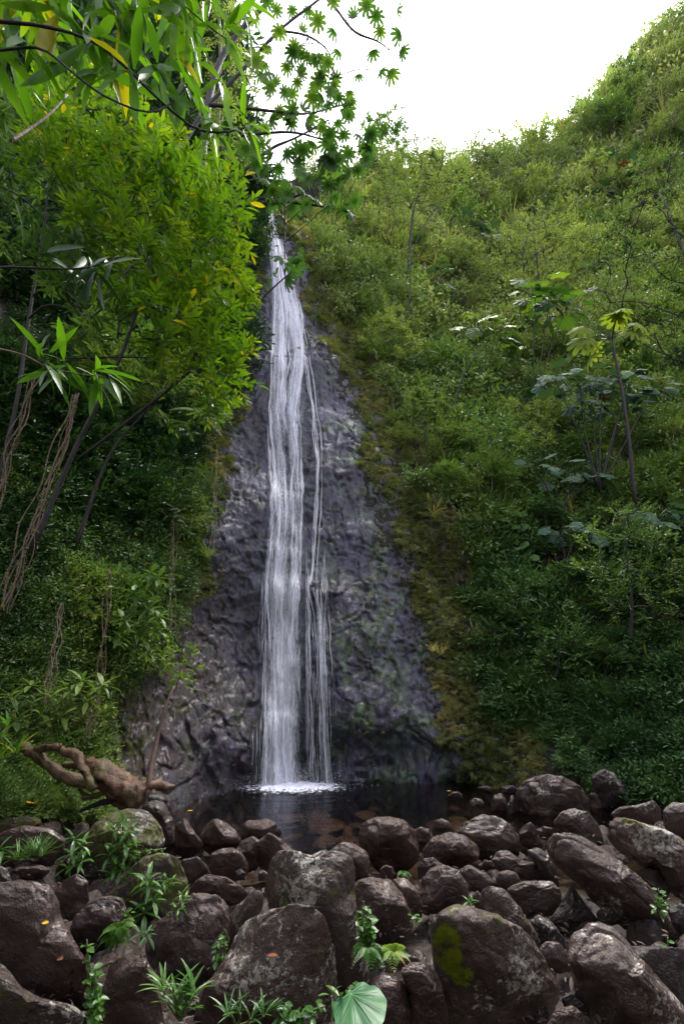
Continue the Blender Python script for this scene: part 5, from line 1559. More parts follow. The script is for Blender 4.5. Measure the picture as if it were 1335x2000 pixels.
b0 = on_land(1170, 960, 1.2)
big_plant('big_leaf_plant', 'largest group of broad blue-green lobed leaves on tall stems, right side', b0, [rel(a, c, b0, d) for a, c, d in ((1085, 745, -.3), (1130, 752, .2), (1175, 742, 0), (1225, 755, .2), (1270, 770, .3), (1150, 790, .8), (1210, 800, .9))], .62, 501, n=12)
b0 = on_land(1090, 1010, 1.0)
big_plant('big_leaf_plant', 'low broad-leaved plant with one brown leaf, below the largest group', b0, [rel(a, c, b0, d) for a, c, d in ((1045, 915, 0), (1120, 925, 0), (1150, 940, .3), (1090, 950, .4))], .52, 502, n=9)
b0 = on_land(1105, 1100, .9)
big_plant('big_leaf_plant', 'lowest broad-leaved plant, alone above the shaded foot of the slope', b0, [rel(1090, 1045, b0), rel(1120, 1055, b0)], .50, 503, n=7)
b0 = on_land(1300, 1080, .8)
big_plant('big_leaf_plant', 'broad-leaved plant with yellowing leaves at the right edge', b0, [rel(1285, 1010, b0), rel(1320, 1030, b0)], .48, 504, n=8)
b0 = on_land(1040, 790, 1.5)
big_plant('big_leaf_plant', 'dark backlit broad-leaved plant on two tall thin stems, right of centre', b0, [rel(1045, 575, b0), rel(1070, 600, b0, .4), rel(1105, 600, b0, -.2)], 1.0, 505, mat='umbrella', n=11)
b0 = on_land(930, 720, 1.5)
big_plant('big_leaf_plant', 'green broad-leaved plant half hidden by the scrub left of the dark backlit one', b0, [rel(925, 645, b0), rel(960, 660, b0), rel(990, 700, b0)], .9, 506, mat='mid', n=9)
b0 = on_land(845, 620, 1.5)
big_plant('big_leaf_plant', 'pale broad-leaved plant high in the middle of the scrub', b0, [rel(843, 552, b0)], 1.0, 507, n=9)
b0 = on_land(915, 520, 1.5)
big_plant('big_leaf_plant', 'grey-green broad-leaved pair of heads, highest in the middle of the slope', b0, [rel(912, 455, b0), rel(945, 470, b0)], 1.3, 508, n=9)
b0 = on_land(1200, 430, 1.5)
big_plant('big_leaf_plant', 'dark broad-leaved group on the upper right slope', b0, [rel(a, c, b0) for a, c in ((1185, 320), (1205, 345), (1215, 370), (1170, 375), (1150, 395), (1235, 330))], 1.3, 509, n=9)
b0 = on_land(1268, 330, 1.5)
big_plant('big_leaf_plant', 'two brownish broad-leaved heads high on the right slope', b0, [rel(1262, 258, b0), rel(1290, 258, b0)], 1.3, 510, mat='creeper', n=9)
b0 = at(1240, 985, 11.5)
big_plant('slender_umbrella_tree', 'slender bare-stemmed sapling with yellow-green umbrella leaves on top, right side', b0, [at(1192, 655, 11.2)], .95, 511, mat='parasol', cat='tree', tmpl=FAN, n=13, rad=.05)
b0 = on_land(945, 690, 2)
big_plant('small_umbrella_tree', 'small yellow umbrella-leaved sapling in front of the scrub', b0, [rel(930, 632, b0)], 1.0, 512, mat='parasol', cat='tree', tmpl=FAN, n=8, rad=.04)

# separate trees and tall shrubs of the right slope: base pixel, lean, height and spread in pixels
def slope_tree(label, base_uv, top_uv, poly, n, ls, seed, mat, sub, fwd=1.0, rad=.06, per=9, tmpl=LEAF_S, bark=BARKD, name='slope_tree', up=.5, dY=1.5, nsub=5, mids=None):
    b0 = on_land(*base_uv, fwd)
    tips = cloud(poly, n, b0[1] - dY, b0[1] + dY, seed, .35, .4)
    mids = mids or [((base_uv[0] * .6 + top_uv[0] * .4 + 6), base_uv[1] * .6 + top_uv[1] * .4)]
    pts = [b0] + [rel(a, c, b0) for a, c in mids] + [rel(*top_uv, b0)]
    return build_tree(name, pts, rad, tips, ls, per, label, 'tree', G[mat], tmpl, bark, None, sub, nsub, seed, up=up)
slope_tree('slender forked tree with small dark leaves against the sky right of the fall', (795, 590), (840, 330), [(740, 330), (780, 270), (830, 270), (900, 300), (915, 330), (880, 380), (830, 420), (760, 400), (720, 370)], 75, .22, 601, 'far', 1.1, 2, .10, mids=[(800, 480), (810, 400)])
slope_tree('airy tree with fine light foliage on bare spreading limbs in the middle of the slope', (1050, 620), (1040, 450), [(900, 520), (960, 450), (1020, 400), (1090, 400), (1150, 450), (1190, 500), (1100, 560), (980, 560)], 85, .20, 602, 'far', 1.0, 2, .10)
slope_tree('feathery tree spilling in from the right edge above the broad leaves', (1400, 700), (1290, 380), [(1150, 430), (1220, 330), (1335, 250), (1450, 250), (1450, 700), (1335, 720), (1250, 680), (1180, 640), (1120, 600), (1150, 520)], 190, .15, 603, 'mid', .8, 3, .14, dY=2.5)
slope_tree('feathery dense shrub of narrow leaves on the lower right slope', (1230, 1250), (1220, 1050), [(1130, 1050), (1180, 990), (1250, 1000), (1335, 1080), (1400, 1150), (1335, 1220), (1200, 1200), (1130, 1120)], 90, .12, 604, 'mid', .45, .8, .05, tmpl=LEAF, dY=.7)
slope_tree('small-leaved shrub with red tips above the shaded thicket', (950, 1000), (960, 860), [(890, 880), (930, 810), (990, 810), (1030, 860), (1010, 940), (900, 940)], 50, .13, 605, 'mid', .5, .8, .04, dY=.6)
slope_tree('light green bush growing at the edge of the creepers', (830, 900), (820, 800), [(770, 820), (800, 770), (860, 760), (880, 820), (850, 880), (780, 870)], 35, .14, 606, 'far', .5, .8, .04, dY=.6)
slope_tree('bright bushy shrub halfway up beside the creeper fringe', (760, 720), (760, 640), [(700, 650), (740, 600), (800, 610), (820, 670), (780, 710), (710, 700)], 40, .2, 607, 'far', .7, 1, .05)
slope_tree('dark round-crowned bush low on the slope right of the fall', (1010, 1250), (1000, 1180), [(940, 1180), (980, 1130), (1050, 1130), (1080, 1190), (1040, 1240), (960, 1240)], 40, .12, 608, 'low', .4, .6, .04, tmpl=LEAF, dY=.4)
slope_tree('leaning leafy shrub in the dark corner under the broad leaves', (1080, 1330), (1090, 1240), [(1030, 1260), (1070, 1210), (1130, 1220), (1150, 1280), (1100, 1310), (1040, 1310)], 34, .13, 609, 'low', .4, .6, .04, tmpl=LEAF, dY=.4)
# young trees and bushes dotted over the hillside: three kinds, copied
def copy_tree(src, loc, rz, s, label=None, group=None):
    r = src.copy(); COL.objects.link(r); r.location = [float(x) for x in loc]; r.rotation_euler = (0, 0, rz); r.scale = (s, s, s)
    if label: r['label'] = label
    if group: r['group'] = group
    for ch_ in src.children:
        k_ = ch_.copy(); COL.objects.link(k_); k_.parent = r
    return r
kinds = []
for i, (mat_, lab, grp, nm) in enumerate([('far', 'young yellow-green tree with a loose round crown on the right hillside', 'young loose-crowned trees on the hillside', 'hillside_tree'),
                                     ('mid', 'dark green bushy tree with a dense crown on the right hillside', 'dark bushy trees on the hillside', 'bushy_tree'),
                                     ('low', 'dark low spreading bush in the thicket on the right slope', 'low dark bushes on the slope', 'spreading_bush')]):
    rs = np.random.RandomState(900 + i)
    n_ = (26, 34, 26)[i]
    tp = rs.normal(0, 1, (n_, 3)); tp = nrm(tp) * rs.uniform(.5, 1, (n_, 1)) * np.array([[.75, .75, .55], [.6, .6, .6], [.8, .8, .35]][i]) + [0, 0, (1.5, 1.1, .6)[i]]
    t0 = build_tree(nm, [(0, 0, -.6), (.04, 0, 0), (-.03, .03, .6), (0, 0, (1.4, 1.0, .6)[i])], .035, tp, (.15, .15, .17)[i], 9, lab, 'tree' if i < 2 else 'bush', G[mat_], LEAF_S if i < 1 else LEAF, BARKD, grp, .34, 5, 900 + i)
    kinds.append(t0)
rs = np.random.RandomState(930)
t0 = thing('large_leaf_shrub', (0, 0, 0), 'shrub with large dark rounded leaves standing out of the scrub on the right slope', 'shrub', 'large-leaved shrubs in the scrub')
n_ = 34
tp = nrm(rs.normal(0, 1, (n_, 3)) + [0, -.3, .5]) * rs.uniform(.5, 1, (n_, 1)) * [.8, .8, .6] + [0, 0, .9]
wood([tube([(0, 0, -.6), (.02, 0, .3), (0, .03, .9)], [.04, .035, .02], 6)] + [tube([(0, .02, .8), q * .5 + np.array([0, 0, .4]), q], [.014, .01, .008], 4) for q in tp], 'stem', BARKD, t0)
leaves_obj('leaves', [place(BROAD, tp, frames(nrm(tp - [0, 0, .9] + [0, 0, -.3]), nrm(np.array([0, -.7, .8]) + rs.normal(0, .25, (n_, 3)))), .42 * rs.uniform(.6, 1.2, n_), rs.rand(n_))], G['low'], t0)
kinds.append(t0)
used_ = [0, 0, 0, 0]
rs = np.random.RandomState(321)
cand = []
while len(cand) < 150:
    a_, b_ = rs.uniform(620, 1400), rs.uniform(150, 1380)
    if b_ < float(lerp(a_, SKYLINE)) + 25 or a_ < float(lerp(b_, ROCKR)) + 110: continue
    if any(abs(a_ - x) < 33 and abs(b_ - y) < 33 for x, y in cand): continue
    cand.append((a_, b_))
for a_, b_ in cand:
    lim_ = float(np.interp(a_, [540, 900, 1335], [620, 700, 700]))
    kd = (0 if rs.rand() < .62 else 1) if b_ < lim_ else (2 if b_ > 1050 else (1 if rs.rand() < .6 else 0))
    if 400 < b_ < 1250 and rs.rand() < .16: kd = 3
    P = on_land(a_, b_, .1)
    s = float(rs.uniform(30, 30 + 42 * rs.rand()) * (P[1] / ray(a_, b_)[1]) / FPX) / 1.1
    if not used_[kd]:
        o = kinds[kd]; o.location = [float(x) for x in P]; o.scale = (s, s, s); o.rotation_euler = (0, 0, rs.uniform(0, 6)); used_[kd] = 1
    else:
        copy_tree(kinds[kd], P, rs.uniform(0, 6), s)
# the skyline
sk_t = [(715, 340, 730, 235, 26, 70, 'thin wispy tree with tufted twigs, first on the skyline right of the fall'),
        (765, 345, 770, 225, 26, 85, 'tallest wispy tree with tufted twigs on the skyline right of the fall'),
        (985, 325, 985, 290, 34, 26, 'small dark round tree on the skyline in the middle of the ridge'),
        (1045, 300, 1045, 285, 30, 16, 'low bushy tree on the skyline right of the small dark one'),
        (1100, 275, 1100, 240, 16, 24, 'thin lone tree on the skyline where the ridge starts to climb'),
        (1135, 245, 1137, 205, 14, 22, 'second thin tree on the climbing ridge'),
        (1195, 190, 1200, 135, 15, 26, 'third thin tree on the climbing ridge'),
        (1250, 125, 1250, 90, 24, 30, 'bushy tree on the steep part of the ridge'),
        (1300, 75, 1300, 45, 28, 26, 'dark bushy tree near the top of the ridge at the right')]
for i, (a, b_, c_, d_, wd_, ht_, lab) in enumerate(sk_t):
    thin = i < 2
    poly = [(c_ - wd_, d_ + ht_ * .5), (c_ - wd_ * .6, d_ - ht_ * .15), (c_ + wd_ * .6, d_ - ht_ * .2), (c_ + wd_, d_ + ht_ * .5), (c_ + wd_ * .5, d_ + ht_), (c_ - wd_ * .5, d_ + ht_)]
    tt_ = on_land(a, max(b_, float(lerp(a, SKYLINE)) + 6), 0)
    k = tt_[1] / 20
    slope_tree(lab, (a, max(b_, float(lerp(a, SKYLINE)) + 6)), (c_, d_), poly, 26 if not thin else 40, .24 * k, 620 + i, 'umbrella' if thin else 'mid', .35 * k, 0, .035 * k, 7, LEAF_S, dY=1, nsub=4)
RSs = np.random.RandomState(77)
bare = [([(793, 640), (800, 560), (806, 490), (840, 420), (880, 380)], 'bare dark limb curving right under the forked tree'), ([(806, 500), (770, 460), (720, 440)], 'bare dark limb curving left under the forked tree'),
        ([(1030, 560), (1020, 500), (1030, 460)], 'left bare limb of the airy tree'), ([(1060, 550), (1090, 500), (1150, 460)], 'right bare limb of the airy tree'),
        ([(885, 790), (910, 720), (940, 680)], 'thin leaning dead stem in the middle of the slope'), ([(1240, 690), (1290, 660), (1345, 640)], 'thin grey branch reaching in at the right edge'),
        ([(1110, 800), (1112, 880), (1140, 960)], 'dark stem under the broad blue-green leaves'), ([(1240, 590), (1290, 570), (1340, 560)], 'upper bare twig at the right edge')]
for pl, lab in bare:
    y = float(land(np.array([float(pl[0][0])]), np.array([float(pl[0][1])]))[0, 1]) - 2.4
    stems([([(a, c, y) for a, c in pl], .0022 * y, .4, lab)], BARKD, '')

# ------------------------------------------------------------------ the torn-out root stump on the left bank
ry = 6.9
stump = thing('root_stump', at(270, 1560, ry), 'gnarled brown driftwood stump with twisting roots on the left bank', 'stump')
def limb(name, pl, rads, rough=.22, n=12, parent=stump, mat=ROOT, m_=34, seed=5):
    pth = smooth_path([at(*q) for q in pl], m_)
    rr_ = np.interp(np.linspace(0, 1, m_), np.linspace(0, 1, len(rads)), rads)
    V, F, Qd, _ = tube(pth, rr_, n, seed, rough)
    V = V + (fbm(V * 9, 3, seed)[:, None] * .018)
    return part(name, V, [F, Qd], mat, parent)
limb('stump_body', [(170, 1490, ry + .1), (195, 1505, ry), (225, 1528, ry - .05), (255, 1545, ry - .1), (285, 1553, ry - .1)], [.06, .10, .125, .135, .10], .38, 26, m_=60, seed=8)
limb('stump_shoulder', [(178, 1492, ry + .25), (205, 1505, ry + .2), (235, 1530, ry + .1), (265, 1560, ry), (262, 1575, ry)], [.05, .07, .075, .08, .04], .35, 18, m_=44, seed=18)
limb('root', [(40, 1452, ry + .1), (62, 1465, ry), (75, 1478, ry - .05), (105, 1503, ry - .1), (140, 1522, ry - .1), (172, 1528, ry - .05), (200, 1535, ry)], [.035, .06, .065, .065, .06, .06, .05], seed=11)
limb('root', [(68, 1464, ry), (100, 1460, ry - .1), (135, 1468, ry - .15), (160, 1490, ry - .2), (168, 1515, ry - .2), (188, 1540, ry - .15)], [.04, .042, .045, .05, .055, .05], seed=12)
limb('root', [(125, 1492, ry + .3), (150, 1495, ry + .3), (175, 1493, ry + .2), (200, 1500, ry + .1)], [.03, .045, .06, .07], seed=13)
limb('root', [(150, 1545, ry + .05), (170, 1555, ry), (205, 1548, ry), (230, 1545, ry)], [.02, .03, .035, .05], seed=14)
limb('root', [(30, 1560, ry + .3), (75, 1545, ry + .3), (110, 1527, ry + .3), (125, 1512, ry + .35)], [.03, .045, .045, .03], seed=15, mat=BARKM)
limb('root', [(270, 1548, ry - .1), (300, 1532, ry - .1), (320, 1535, ry), (337, 1540, ry)], [.07, .05, .04, .015], seed=16)
limb('root', [(215, 1550, ry), (240, 1575, ry), (262, 1582, ry)], [.05, .045, .03], seed=17)
limb('root', [(160, 1580, ry + .2), (195, 1570, ry + .1), (230, 1560, ry + .1)], [.02, .03, .035], seed=19, mat=BARKD)
stems([([(288, 1555, ry - .15), (295, 1500, ry - .1), (308, 1440, ry), (322, 1385, ry), (340, 1340, ry + .1)], .036, .35, 'thin straight grey pole standing in front of the root stump')], STEM, '', 'dead_sapling', 'sapling')
tips = cloud([(320, 1260), (370, 1255), (400, 1290), (380, 1340), (330, 1340)], 16, ry + 1.2, ry + 2, 701, .1)
build_tree('sapling', [at(332, 1400, ry + 1.6), at(345, 1340, ry + 1.6), at(360, 1290, ry + 1.5)], .012, tips, .10, 7, 'small yellow-green sapling growing from the rock above the pole', 'sapling', G['bright'], sub=.18, nsub=3, seed=12, bark=STEM)

# ------------------------------------------------------------------ small plants between the boulders
def hit(u, v):
    return at(u, v, ground_hit(u, v))
def herb(name, label, u, v, Y, hts, kind, seed, cat='plant', ls=.12, n=9, mat='herb', lean=(0, -.1)):
    """a plant of one or more leafy stems; hts: list of (du, dv) pixel offsets of the stem heads"""
    rs = np.random.RandomState(seed); ls = ls * (.78 if v > 1600 else 1)
    base = at(u, v, Y)
    t_ = thing(name, base, label, cat)
    wd_, lv = [], []
    for (du, dv) in hts:
        h_ = at(u + du, v + dv, Y - .08)
        wd_.append(tube(smooth_path([base, (base + h_) / 2 + rs.normal(0, .015, 3), h_], 6), [.007, .006, .006, .005, .005, .004], 5))
        if kind == 'whorl':
            a = np.arange(n) * 2.4 + rs.uniform(0, 6); el = np.linspace(-.5, 1.0, n)
            D = np.stack([np.cos(a) * np.cos(el), np.sin(a) * np.cos(el), np.sin(el)], -1)
            lv.append(place(leaf_t(.28, .03, .35), h_ + D * .01, frames(D, np.array([0, 0, 1.0]) + 0 * D), ls * rs.uniform(.7, 1.15, n), rs.rand(n)))
        elif kind == 'stem':
            f = rs.uniform(.15, 1, n); a = np.arange(n) * 2.4; 
            D = nrm(np.stack([np.cos(a), np.sin(a), rs.uniform(-.4, .4, n)], -1))
            lv.append(place(LEAF_OV, base + (h_ - base) * f[:, None] + rs.normal(0, .012, (n, 3)), frames(D, nrm(np.array([0, -.5, 1.0]) + rs.normal(0, .25, (n, 3)))), ls * rs.uniform(.6, 1.1, n), rs.rand(n)))
        elif kind == 'grass':
            V, F, Qd, r_ = grass_tuft(n, ls, seed + int(du * 7) % 97)
            lv.append((V + h_, F, Qd, r_))
        elif kind == 'strap':
            V, F, Qd, r_ = grass_tuft(n, ls, seed + int(du * 7) % 97, LEAF_STRAP)
            lv.append((V + h_, F, Qd, r_))
        elif kind == 'fern':
            V, F, Qd, r_ = fern_fronds(n, ls, seed + int(du * 7) % 97, 14, leaf_t(.3, .02, .1), .3, .26)
            lv.append((V + h_, F, Qd, r_))
    wood(wd_, 'stem', GSTEM, t_)
    leaves_obj('leaves', lv, G[mat], t_)
    return t_
herb('leafy_plant', 'dark green leafy plant hanging before the mossy boulder, left one of two', 150, 1690, 5.0, [(-5, -50), (10, -38), (-12, -20), (12, -10), (-2, 0), (-18, 5)], 'whorl', 801, ls=.15, n=8)
herb('tall_leafy_plant', 'tallest leafy plant in front of the mossy boulder, with stacked whorls of leaves', 228, 1705, 4.7, [(12, -100), (-6, -82), (25, -80), (14, -60), (2, -45), (-12, -35), (22, -40), (0, -15), (-8, 5), (10, -5)], 'whorl', 802, ls=.15, n=9)
herb('clover_like_herb', 'small round-leaved pale green herbs on the crest of the big mossy boulder', 262, 1672, 4.7, [(0, -8), (15, -14), (30, -10), (48, -12), (60, -14), (-5, 10), (-14, 25), (-20, 45)], 'stem', 803, ls=.045, n=9, mat='bright')
herb('leafy_plant', 'light green rosette plant on the front of the big mossy boulder', 290, 1780, 4.15, [(0, -45), (8, -20), (-2, -60), (-8, 5)], 'whorl', 804, ls=.15, n=10)
herb('leafy_plant', 'slim leafy stems rising right of the rosette plant', 318, 1745, 4.25, [(5, -25), (16, -20), (0, -10)], 'whorl', 805, ls=.11, n=7)
herb('leafy_plant', 'upright narrow-leaved plant right of the big mossy boulder', 352, 1780, 4.3, [(2, -30), (10, -22), (0, -10), (-8, 0)], 'whorl', 806, ls=.09, n=7)
herb('grass_tuft', 'tuft of bright grass on the flat rocks at the left', 70, 1680, 5.2, [(0, -15), (12, -8), (-12, -5), (-35, 0)], 'grass', 807, 'grass', .26, 34)
herb('leafy_plant', 'yellow-green leaves entering at the left edge above the smooth slab', 0, 1680, 4.4, [(-2, -20), (4, -5)], 'whorl', 808, ls=.13, n=8)
herb('climbing_herb', 'strip of heart-leaved climbing herb between the smooth slab and the dark block', 185, 1985, 3.45, [(-12, -120), (5, -95), (-3, -80), (10, -60), (-8, -40), (6, -25), (-4, 0), (5, 15), (-15, -150)], 'stem', 809, ls=.075, n=12)
herb('fern', 'small light fern beside the purplish boulder', 228, 1850, 3.75, [(0, -15), (5, -35)], 'fern', 810, 'fern', .16, 7, 'bright')
herb('leafy_herb', 'yellowish leaves and twigs above the small fern', 245, 1800, 3.85, [(0, -18), (8, -5), (2, 10)], 'stem', 811, ls=.06, n=10, mat='bright')
herb('strap_leaved_plant', 'broad strap-leaved plant at the bottom left of centre under the cracked boulder', 345, 1985, 3.05, [(-5, -40), (20, -30), (0, -15), (-25, -50), (35, -45), (10, 0)], 'strap', 812, ls=.17, n=11)
herb('dark_rosette', 'small dark green rosette in the gap above the strap-leaved plant', 275, 1835, 3.9, [(0, -10), (12, -8)], 'whorl', 813, ls=.10, n=9, mat='low')
herb('leafy_herb', 'pale herbs along the slot beside the cracked boulder', 430, 1880, 3.75, [(0, -40), (8, -65), (-8, -15), (-12, 5)], 'stem', 814, ls=.06, n=8)
herb('small_leafy_plant', 'small bright plant in a pocket of the tall lichened boulder', 558, 1768, 3.85, [(0, -15), (4, -28), (2, -5)], 'whorl', 815, ls=.075, n=8, mat='bright')
herb('leafy_herb', 'leafy green herb growing up the tall lichened boulder above the ferns', 712, 1845, 3.75, [(-4, -60), (8, -75), (-2, -85), (12, -50), (0, -35), (-10, -45), (14, -30), (4, -15)], 'stem', 816, ls=.075, n=12)
herb('fern', 'larger fern in the gap right of the leafy herb', 718, 1868, 3.7, [(0, -14), (10, -4)], 'fern', 817, 'fern', .19, 8)
herb('fern', 'light tipped fern on the mud right of the larger fern', 765, 1872, 3.7, [(4, -10)], 'fern', 818, 'fern', .17, 7, 'bright')
herb('leafy_herb', 'climbing leafy stems above the heart-shaped leaf', 690, 1965, 3.2, [(0, -45), (8, -30), (-6, -15), (10, -5)], 'stem', 819, ls=.065, n=8)
herb('strap_leaved_plant', 'narrow strap-leaved plant at the bottom edge under the broad dark boulder', 460, 2005, 2.95, [(-15, -20), (10, -25), (30, -15), (55, -20)], 'strap', 820, ls=.14, n=9)
herb('leafy_herb', 'herb with oval leaves and a tiny violet flower at the bottom edge', 560, 2000, 2.95, [(-10, -45), (5, -30), (20, -25), (35, -20), (55, -20), (75, -35)], 'stem', 821, ls=.075, n=7)
herb('leafy_herb', 'three ribbed leaves left of the heart-shaped leaf', 655, 1990, 2.95, [(-8, -45), (10, -40)], 'whorl', 822, ls=.10, n=4)
herb('leafy_herb', 'green herb at the right edge beside the leaning slab', 1285, 1790, 4.6, [(-8, -40), (0, -55), (12, -45), (22, -35), (-2, -20)], 'stem', 823, ls=.075, n=8)
herb('leafy_herb', 'dark sprigs in the black hollow at the right edge', 1315, 1900, 4.0, [(-12, -70), (0, -40), (5, -10), (-5, 15)], 'stem', 824, ls=.075, n=6)
herb('red_shoot', 'tiny plant with red tips beside the mossy patch boulder', 812, 1800, 4.3, [(0, -12), (6, -6)], 'stem', 825, ls=.05, n=6, mat='strap')
herb('small_leafy_plant', 'small green plant between the pitted and the mossy patch boulders', 915, 1768, 4.5, [(0, -6), (8, -3)], 'whorl', 826, ls=.08, n=6)
herb('fern', 'tiny fern beneath the big round boulder at the pool', 788, 1712, 5.4, [(0, -6)], 'fern', 827, 'fern', .13, 6)
herb('ginger_like_plant', 'yellow-green long-leaved plant at the far left above the roots', 10, 1480, 5.8, [(-5, -40), (5, -60), (20, -10), (-10, 0)], 'strap', 828, ls=.30, n=7, mat='strap')
herb('drooping_yellow_plant', 'yellowing drooping leaves just above the twisting roots', 118, 1460, 6.6, [(0, -12), (10, -5)], 'strap', 829, ls=.28, n=5, mat='strap')
herb('leafy_shrub', 'pale leafy shrub on the lower left wall beside the creepers', 270, 1260, 8.6, [(-30, -50), (-10, -100), (20, -70), (30, -30), (10, -110), (40, -55), (0, -20), (-35, -15), (20, 15), (25, -140), (40, -130)], 'whorl', 830, 'shrub', .30, 10, 'mid')
herb('leafy_shrub', 'green leafy shrub low on the left wall above the roots', 60, 1420, 6.6, [(-40, -60), (0, -80), (40, -60), (80, -70), (110, -50), (60, -20), (20, -25), (-30, -10), (100, -90), (140, -80)], 'whorl', 831, 'shrub', .26, 10, 'mid')
herb('grass_tuft', 'tuft of long dark grass hanging on the creeper-covered rock left of the fall', 405, 1100, 12.2, [(0, -12)], 'grass', 832, 'grass', .5, 34, 'mid')
herb('grass_tuft', 'rusty fern tuft at the right edge of the bare rock', 845, 1285, 12.4, [(0, -12), (15, -6)], 'grass', 833, 'grass', .4, 34, 'creeper')
herb('grass_tuft', 'pale hanging grass on the rock shoulder below the fronds', 400, 935, 12.4, [(0, -14), (4, 0), (-5, 10)], 'grass', 834, 'grass', .5, 22, 'mid')
# the big heart-shaped leaf
q = at(700, 1985, 2.75)
t_ = thing('heart_leaf_plant', q + [0, 0, -.12], 'single large heart-shaped green leaf at the bottom edge', 'plant')
hl = lobed_leaf(26, 0.03, .2)
HL = NT('heart_leaf_green'); hn = HL.noise(HL.coord('World'), 14, 3)
HLM = HL.end(HL.bsdf(Base__Color=HL.ramp(hn, [(.3, (.018, .075, .028)), (.7, (.035, .12, .040))]), Roughness=.45))
HV = NT('leaf_vein'); HVM = HV.end(HV.bsdf(Base__Color=(.10, .24, .09), Roughness=.5))
Mh = frames(nrm(np.array([[.45, -.75, -.1]])), np.array([[-.1, -.35, 1.0]]))[0]
bl = part('leaf_blade', *(lambda r_: (r_[0], [r_[1], r_[2]]))(place(hl, (q + [-.05, .13, .03])[None], Mh[None], np.array([.26]))), HLM, t_)
for (ex, ey) in ((.88, 0), (.7, .26), (.7, -.26), (.42, .40), (.42, -.40), (.12, .38), (.12, -.38)):
    vp = []
    for f_ in np.linspace(0, 1, 7):
        x_, y_ = .12 + (ex - .12) * f_, ey * f_ ** 1.3
        vp.append(q + [-.05, .13, .03] + .26 * (Mh @ np.array([x_, y_, -.2 * ((x_ - .3) ** 2 + y_ ** 2) + .022])))
    vt = tube(vp, np.linspace(.0022, .0008, 7), 4)
    mesh_np('vein', vt[0] - np.asarray(t_.location), [vt[1], vt[2]], HVM, bl)
wood([tube([q + [0, .05, -.15], q + [-.03, .12, .02]], .006, 5)], 'leaf_stalk', GSTEM, t_)
# fallen leaves
def fallen(u, v, Y, ls, colr, label, wd_=.5):
    m = NT('fallen_leaf_colour'); mt = m.end(m.bsdf(Base__Color=colr, Roughness=.5))
    tm = leaf_t(wd_, .08, -.15)
    P = at(u, v, Y)
    D = nrm(np.array([[RS.normal(0, 1), -.3, .1]]))
    V, F, Qd, r = place(tm, P[None] * 0, frames(D, np.array([[0, -.5, 1.0]])), np.array([ls]))
    o = mesh_np('fallen_leaf', V, [F, Qd], mt); o.location = [float(x) for x in P]
    tag(o, label, 'leaf')
def surf(u, v, lift=.012):
    """first thing of the scene met in the direction (u, v)"""
    dg = bpy.context.evaluated_depsgraph_get()
    d = Vector(nrm(ray(u, v))[:])
    ok, loc, nn_, _, ob, _ = SC.ray_cast(dg, Vector(CAM[:]), d)
    return (np.array(loc) - np.array(d) * lift) if ok else at(u, v, 4.0)
for (a, c, ls, colr, lab, w_) in [(82, 1803, .055, (.75, .42, .02), 'yellow leaf lying on the huge smooth slab', .4), (112, 1872, .085, (.20, .085, .045), 'reddish brown leaf lying on the huge smooth slab', .36),
        (523, 1866, .07, (.62, .22, .08), 'orange leaf lying on the broad dark boulder', .3), (75, 1572, .20, (.72, .42, .02), 'large yellow leaf lying on the herbs of the left bank', .6),
        (120, 1560, .10, (.45, .32, .03), 'small yellowing leaf on the left bank beside the large yellow one', .4), (80, 1612, .15, (.55, .24, .05), 'orange-brown leaf at the edge of the left bank', .4),
        (338, 1872, .05, (.6, .3, .12), 'thin orange leaf on the cracked boulder', .2)]:
    P = surf(a, c)
    m = NT('fallen_leaf_colour'); mt = m.end(m.bsdf(Base__Color=colr, Roughness=.5))
    D = nrm(np.array([[RS.normal(0, 1), -.5, .1]]))
    V, F, Qd, r = place(leaf_t(w_, .10, -.15), np.zeros((1, 3)), frames(D, np.array([[0, -.6, 1.0]])), np.array([ls]))
    o = mesh_np('fallen_leaf', V, [F, Qd], mt); o.location = [float(x) for x in P]
    tag(o, lab, 'leaf')
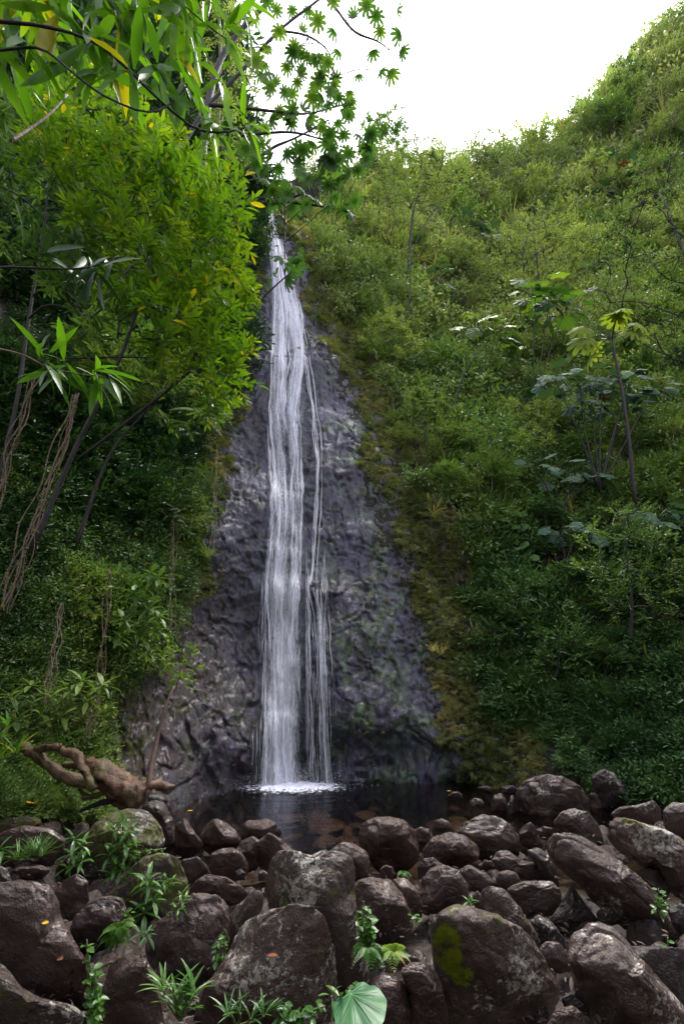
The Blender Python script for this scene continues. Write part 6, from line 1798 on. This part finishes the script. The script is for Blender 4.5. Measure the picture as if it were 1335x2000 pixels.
for (a, c, lab) in [(365, 1585, 'yellow leaf floating on the left side of the pool'), (872, 1546, 'tiny orange leaf floating beside the round stone')]:
    d = ray(a, c); y = -2.39 / (d[2] / d[1])
    m = NT('fallen_leaf_colour'); mt = m.end(m.bsdf(Base__Color=(.8, .52, .02), Roughness=.4))
    V, F, Qd, r = place(leaf_t(.5, .03, .0), np.zeros((1, 3)), frames(np.array([[1.0, .3, 0]]), np.array([[0, 0, 1.0]])), np.array([.11]))
    o = mesh_np('fallen_leaf', V, [F, Qd], mt); o.location = (float(d[0] / d[1] * y), float(y), .02)
    tag(o, lab, 'leaf')

# moss cushions: the yellow-green patch on the massive boulder and smaller ones on its neighbours
def moss_patch(name, poly, n, size, label, seed, mat='moss'):
    rs = np.random.RandomState(seed)
    poly = np.asarray(poly, float); lo, hi = poly.min(0), poly.max(0)
    u, v = rs.uniform(lo[0], hi[0], n * 3), rs.uniform(lo[1], hi[1], n * 3)
    k = in_poly(u, v, poly); k &= fbm(np.stack([u * .05, v * .05, 0 * u], -1), 3, seed) > -.25
    u, v = u[k][:n], v[k][:n]
    dg = bpy.context.evaluated_depsgraph_get()
    P = []
    for a_, b_ in zip(u, v):
        ok, loc, nn_, _, ob, _ = SC.ray_cast(dg, Vector(CAM[:]), Vector(nrm(ray(a_, b_))[:]))
        if ok and ob.name.startswith(('boulder', 'cliff')): P.append(np.array(loc) + np.array(nn_) * size * .15)
    P = np.array(P)
    if len(P) < 3: return
    gn_scatter(name, P, np.stack([rs.uniform(0, 6, len(P)) for _ in range(3)], -1), size * rs.uniform(.5, 1.2, len(P)), np.zeros(len(P)), PR['moss'], label)
moss_patch('moss', [(848, 1825), (870, 1805), (895, 1830), (905, 1870), (920, 1900), (905, 1920), (870, 1890), (848, 1860)], 900, .026, 'yellow-green moss cushion on the massive boulder', 951)
moss_patch('moss', [(215, 1690), (270, 1670), (300, 1700), (260, 1760), (225, 1770)], 240, .016, 'dark green moss on the big boulder in the left middle', 952)
moss_patch('moss', [(190, 1600), (290, 1590), (300, 1630), (250, 1680), (180, 1690)], 320, .018, 'moss on the boulder behind the leafy plants', 953)
moss_patch('moss', [(200, 1330), (300, 1300), (280, 1500), (200, 1520)], 500, .05, 'yellow-green moss hanging on the shaded rock above the roots', 954)
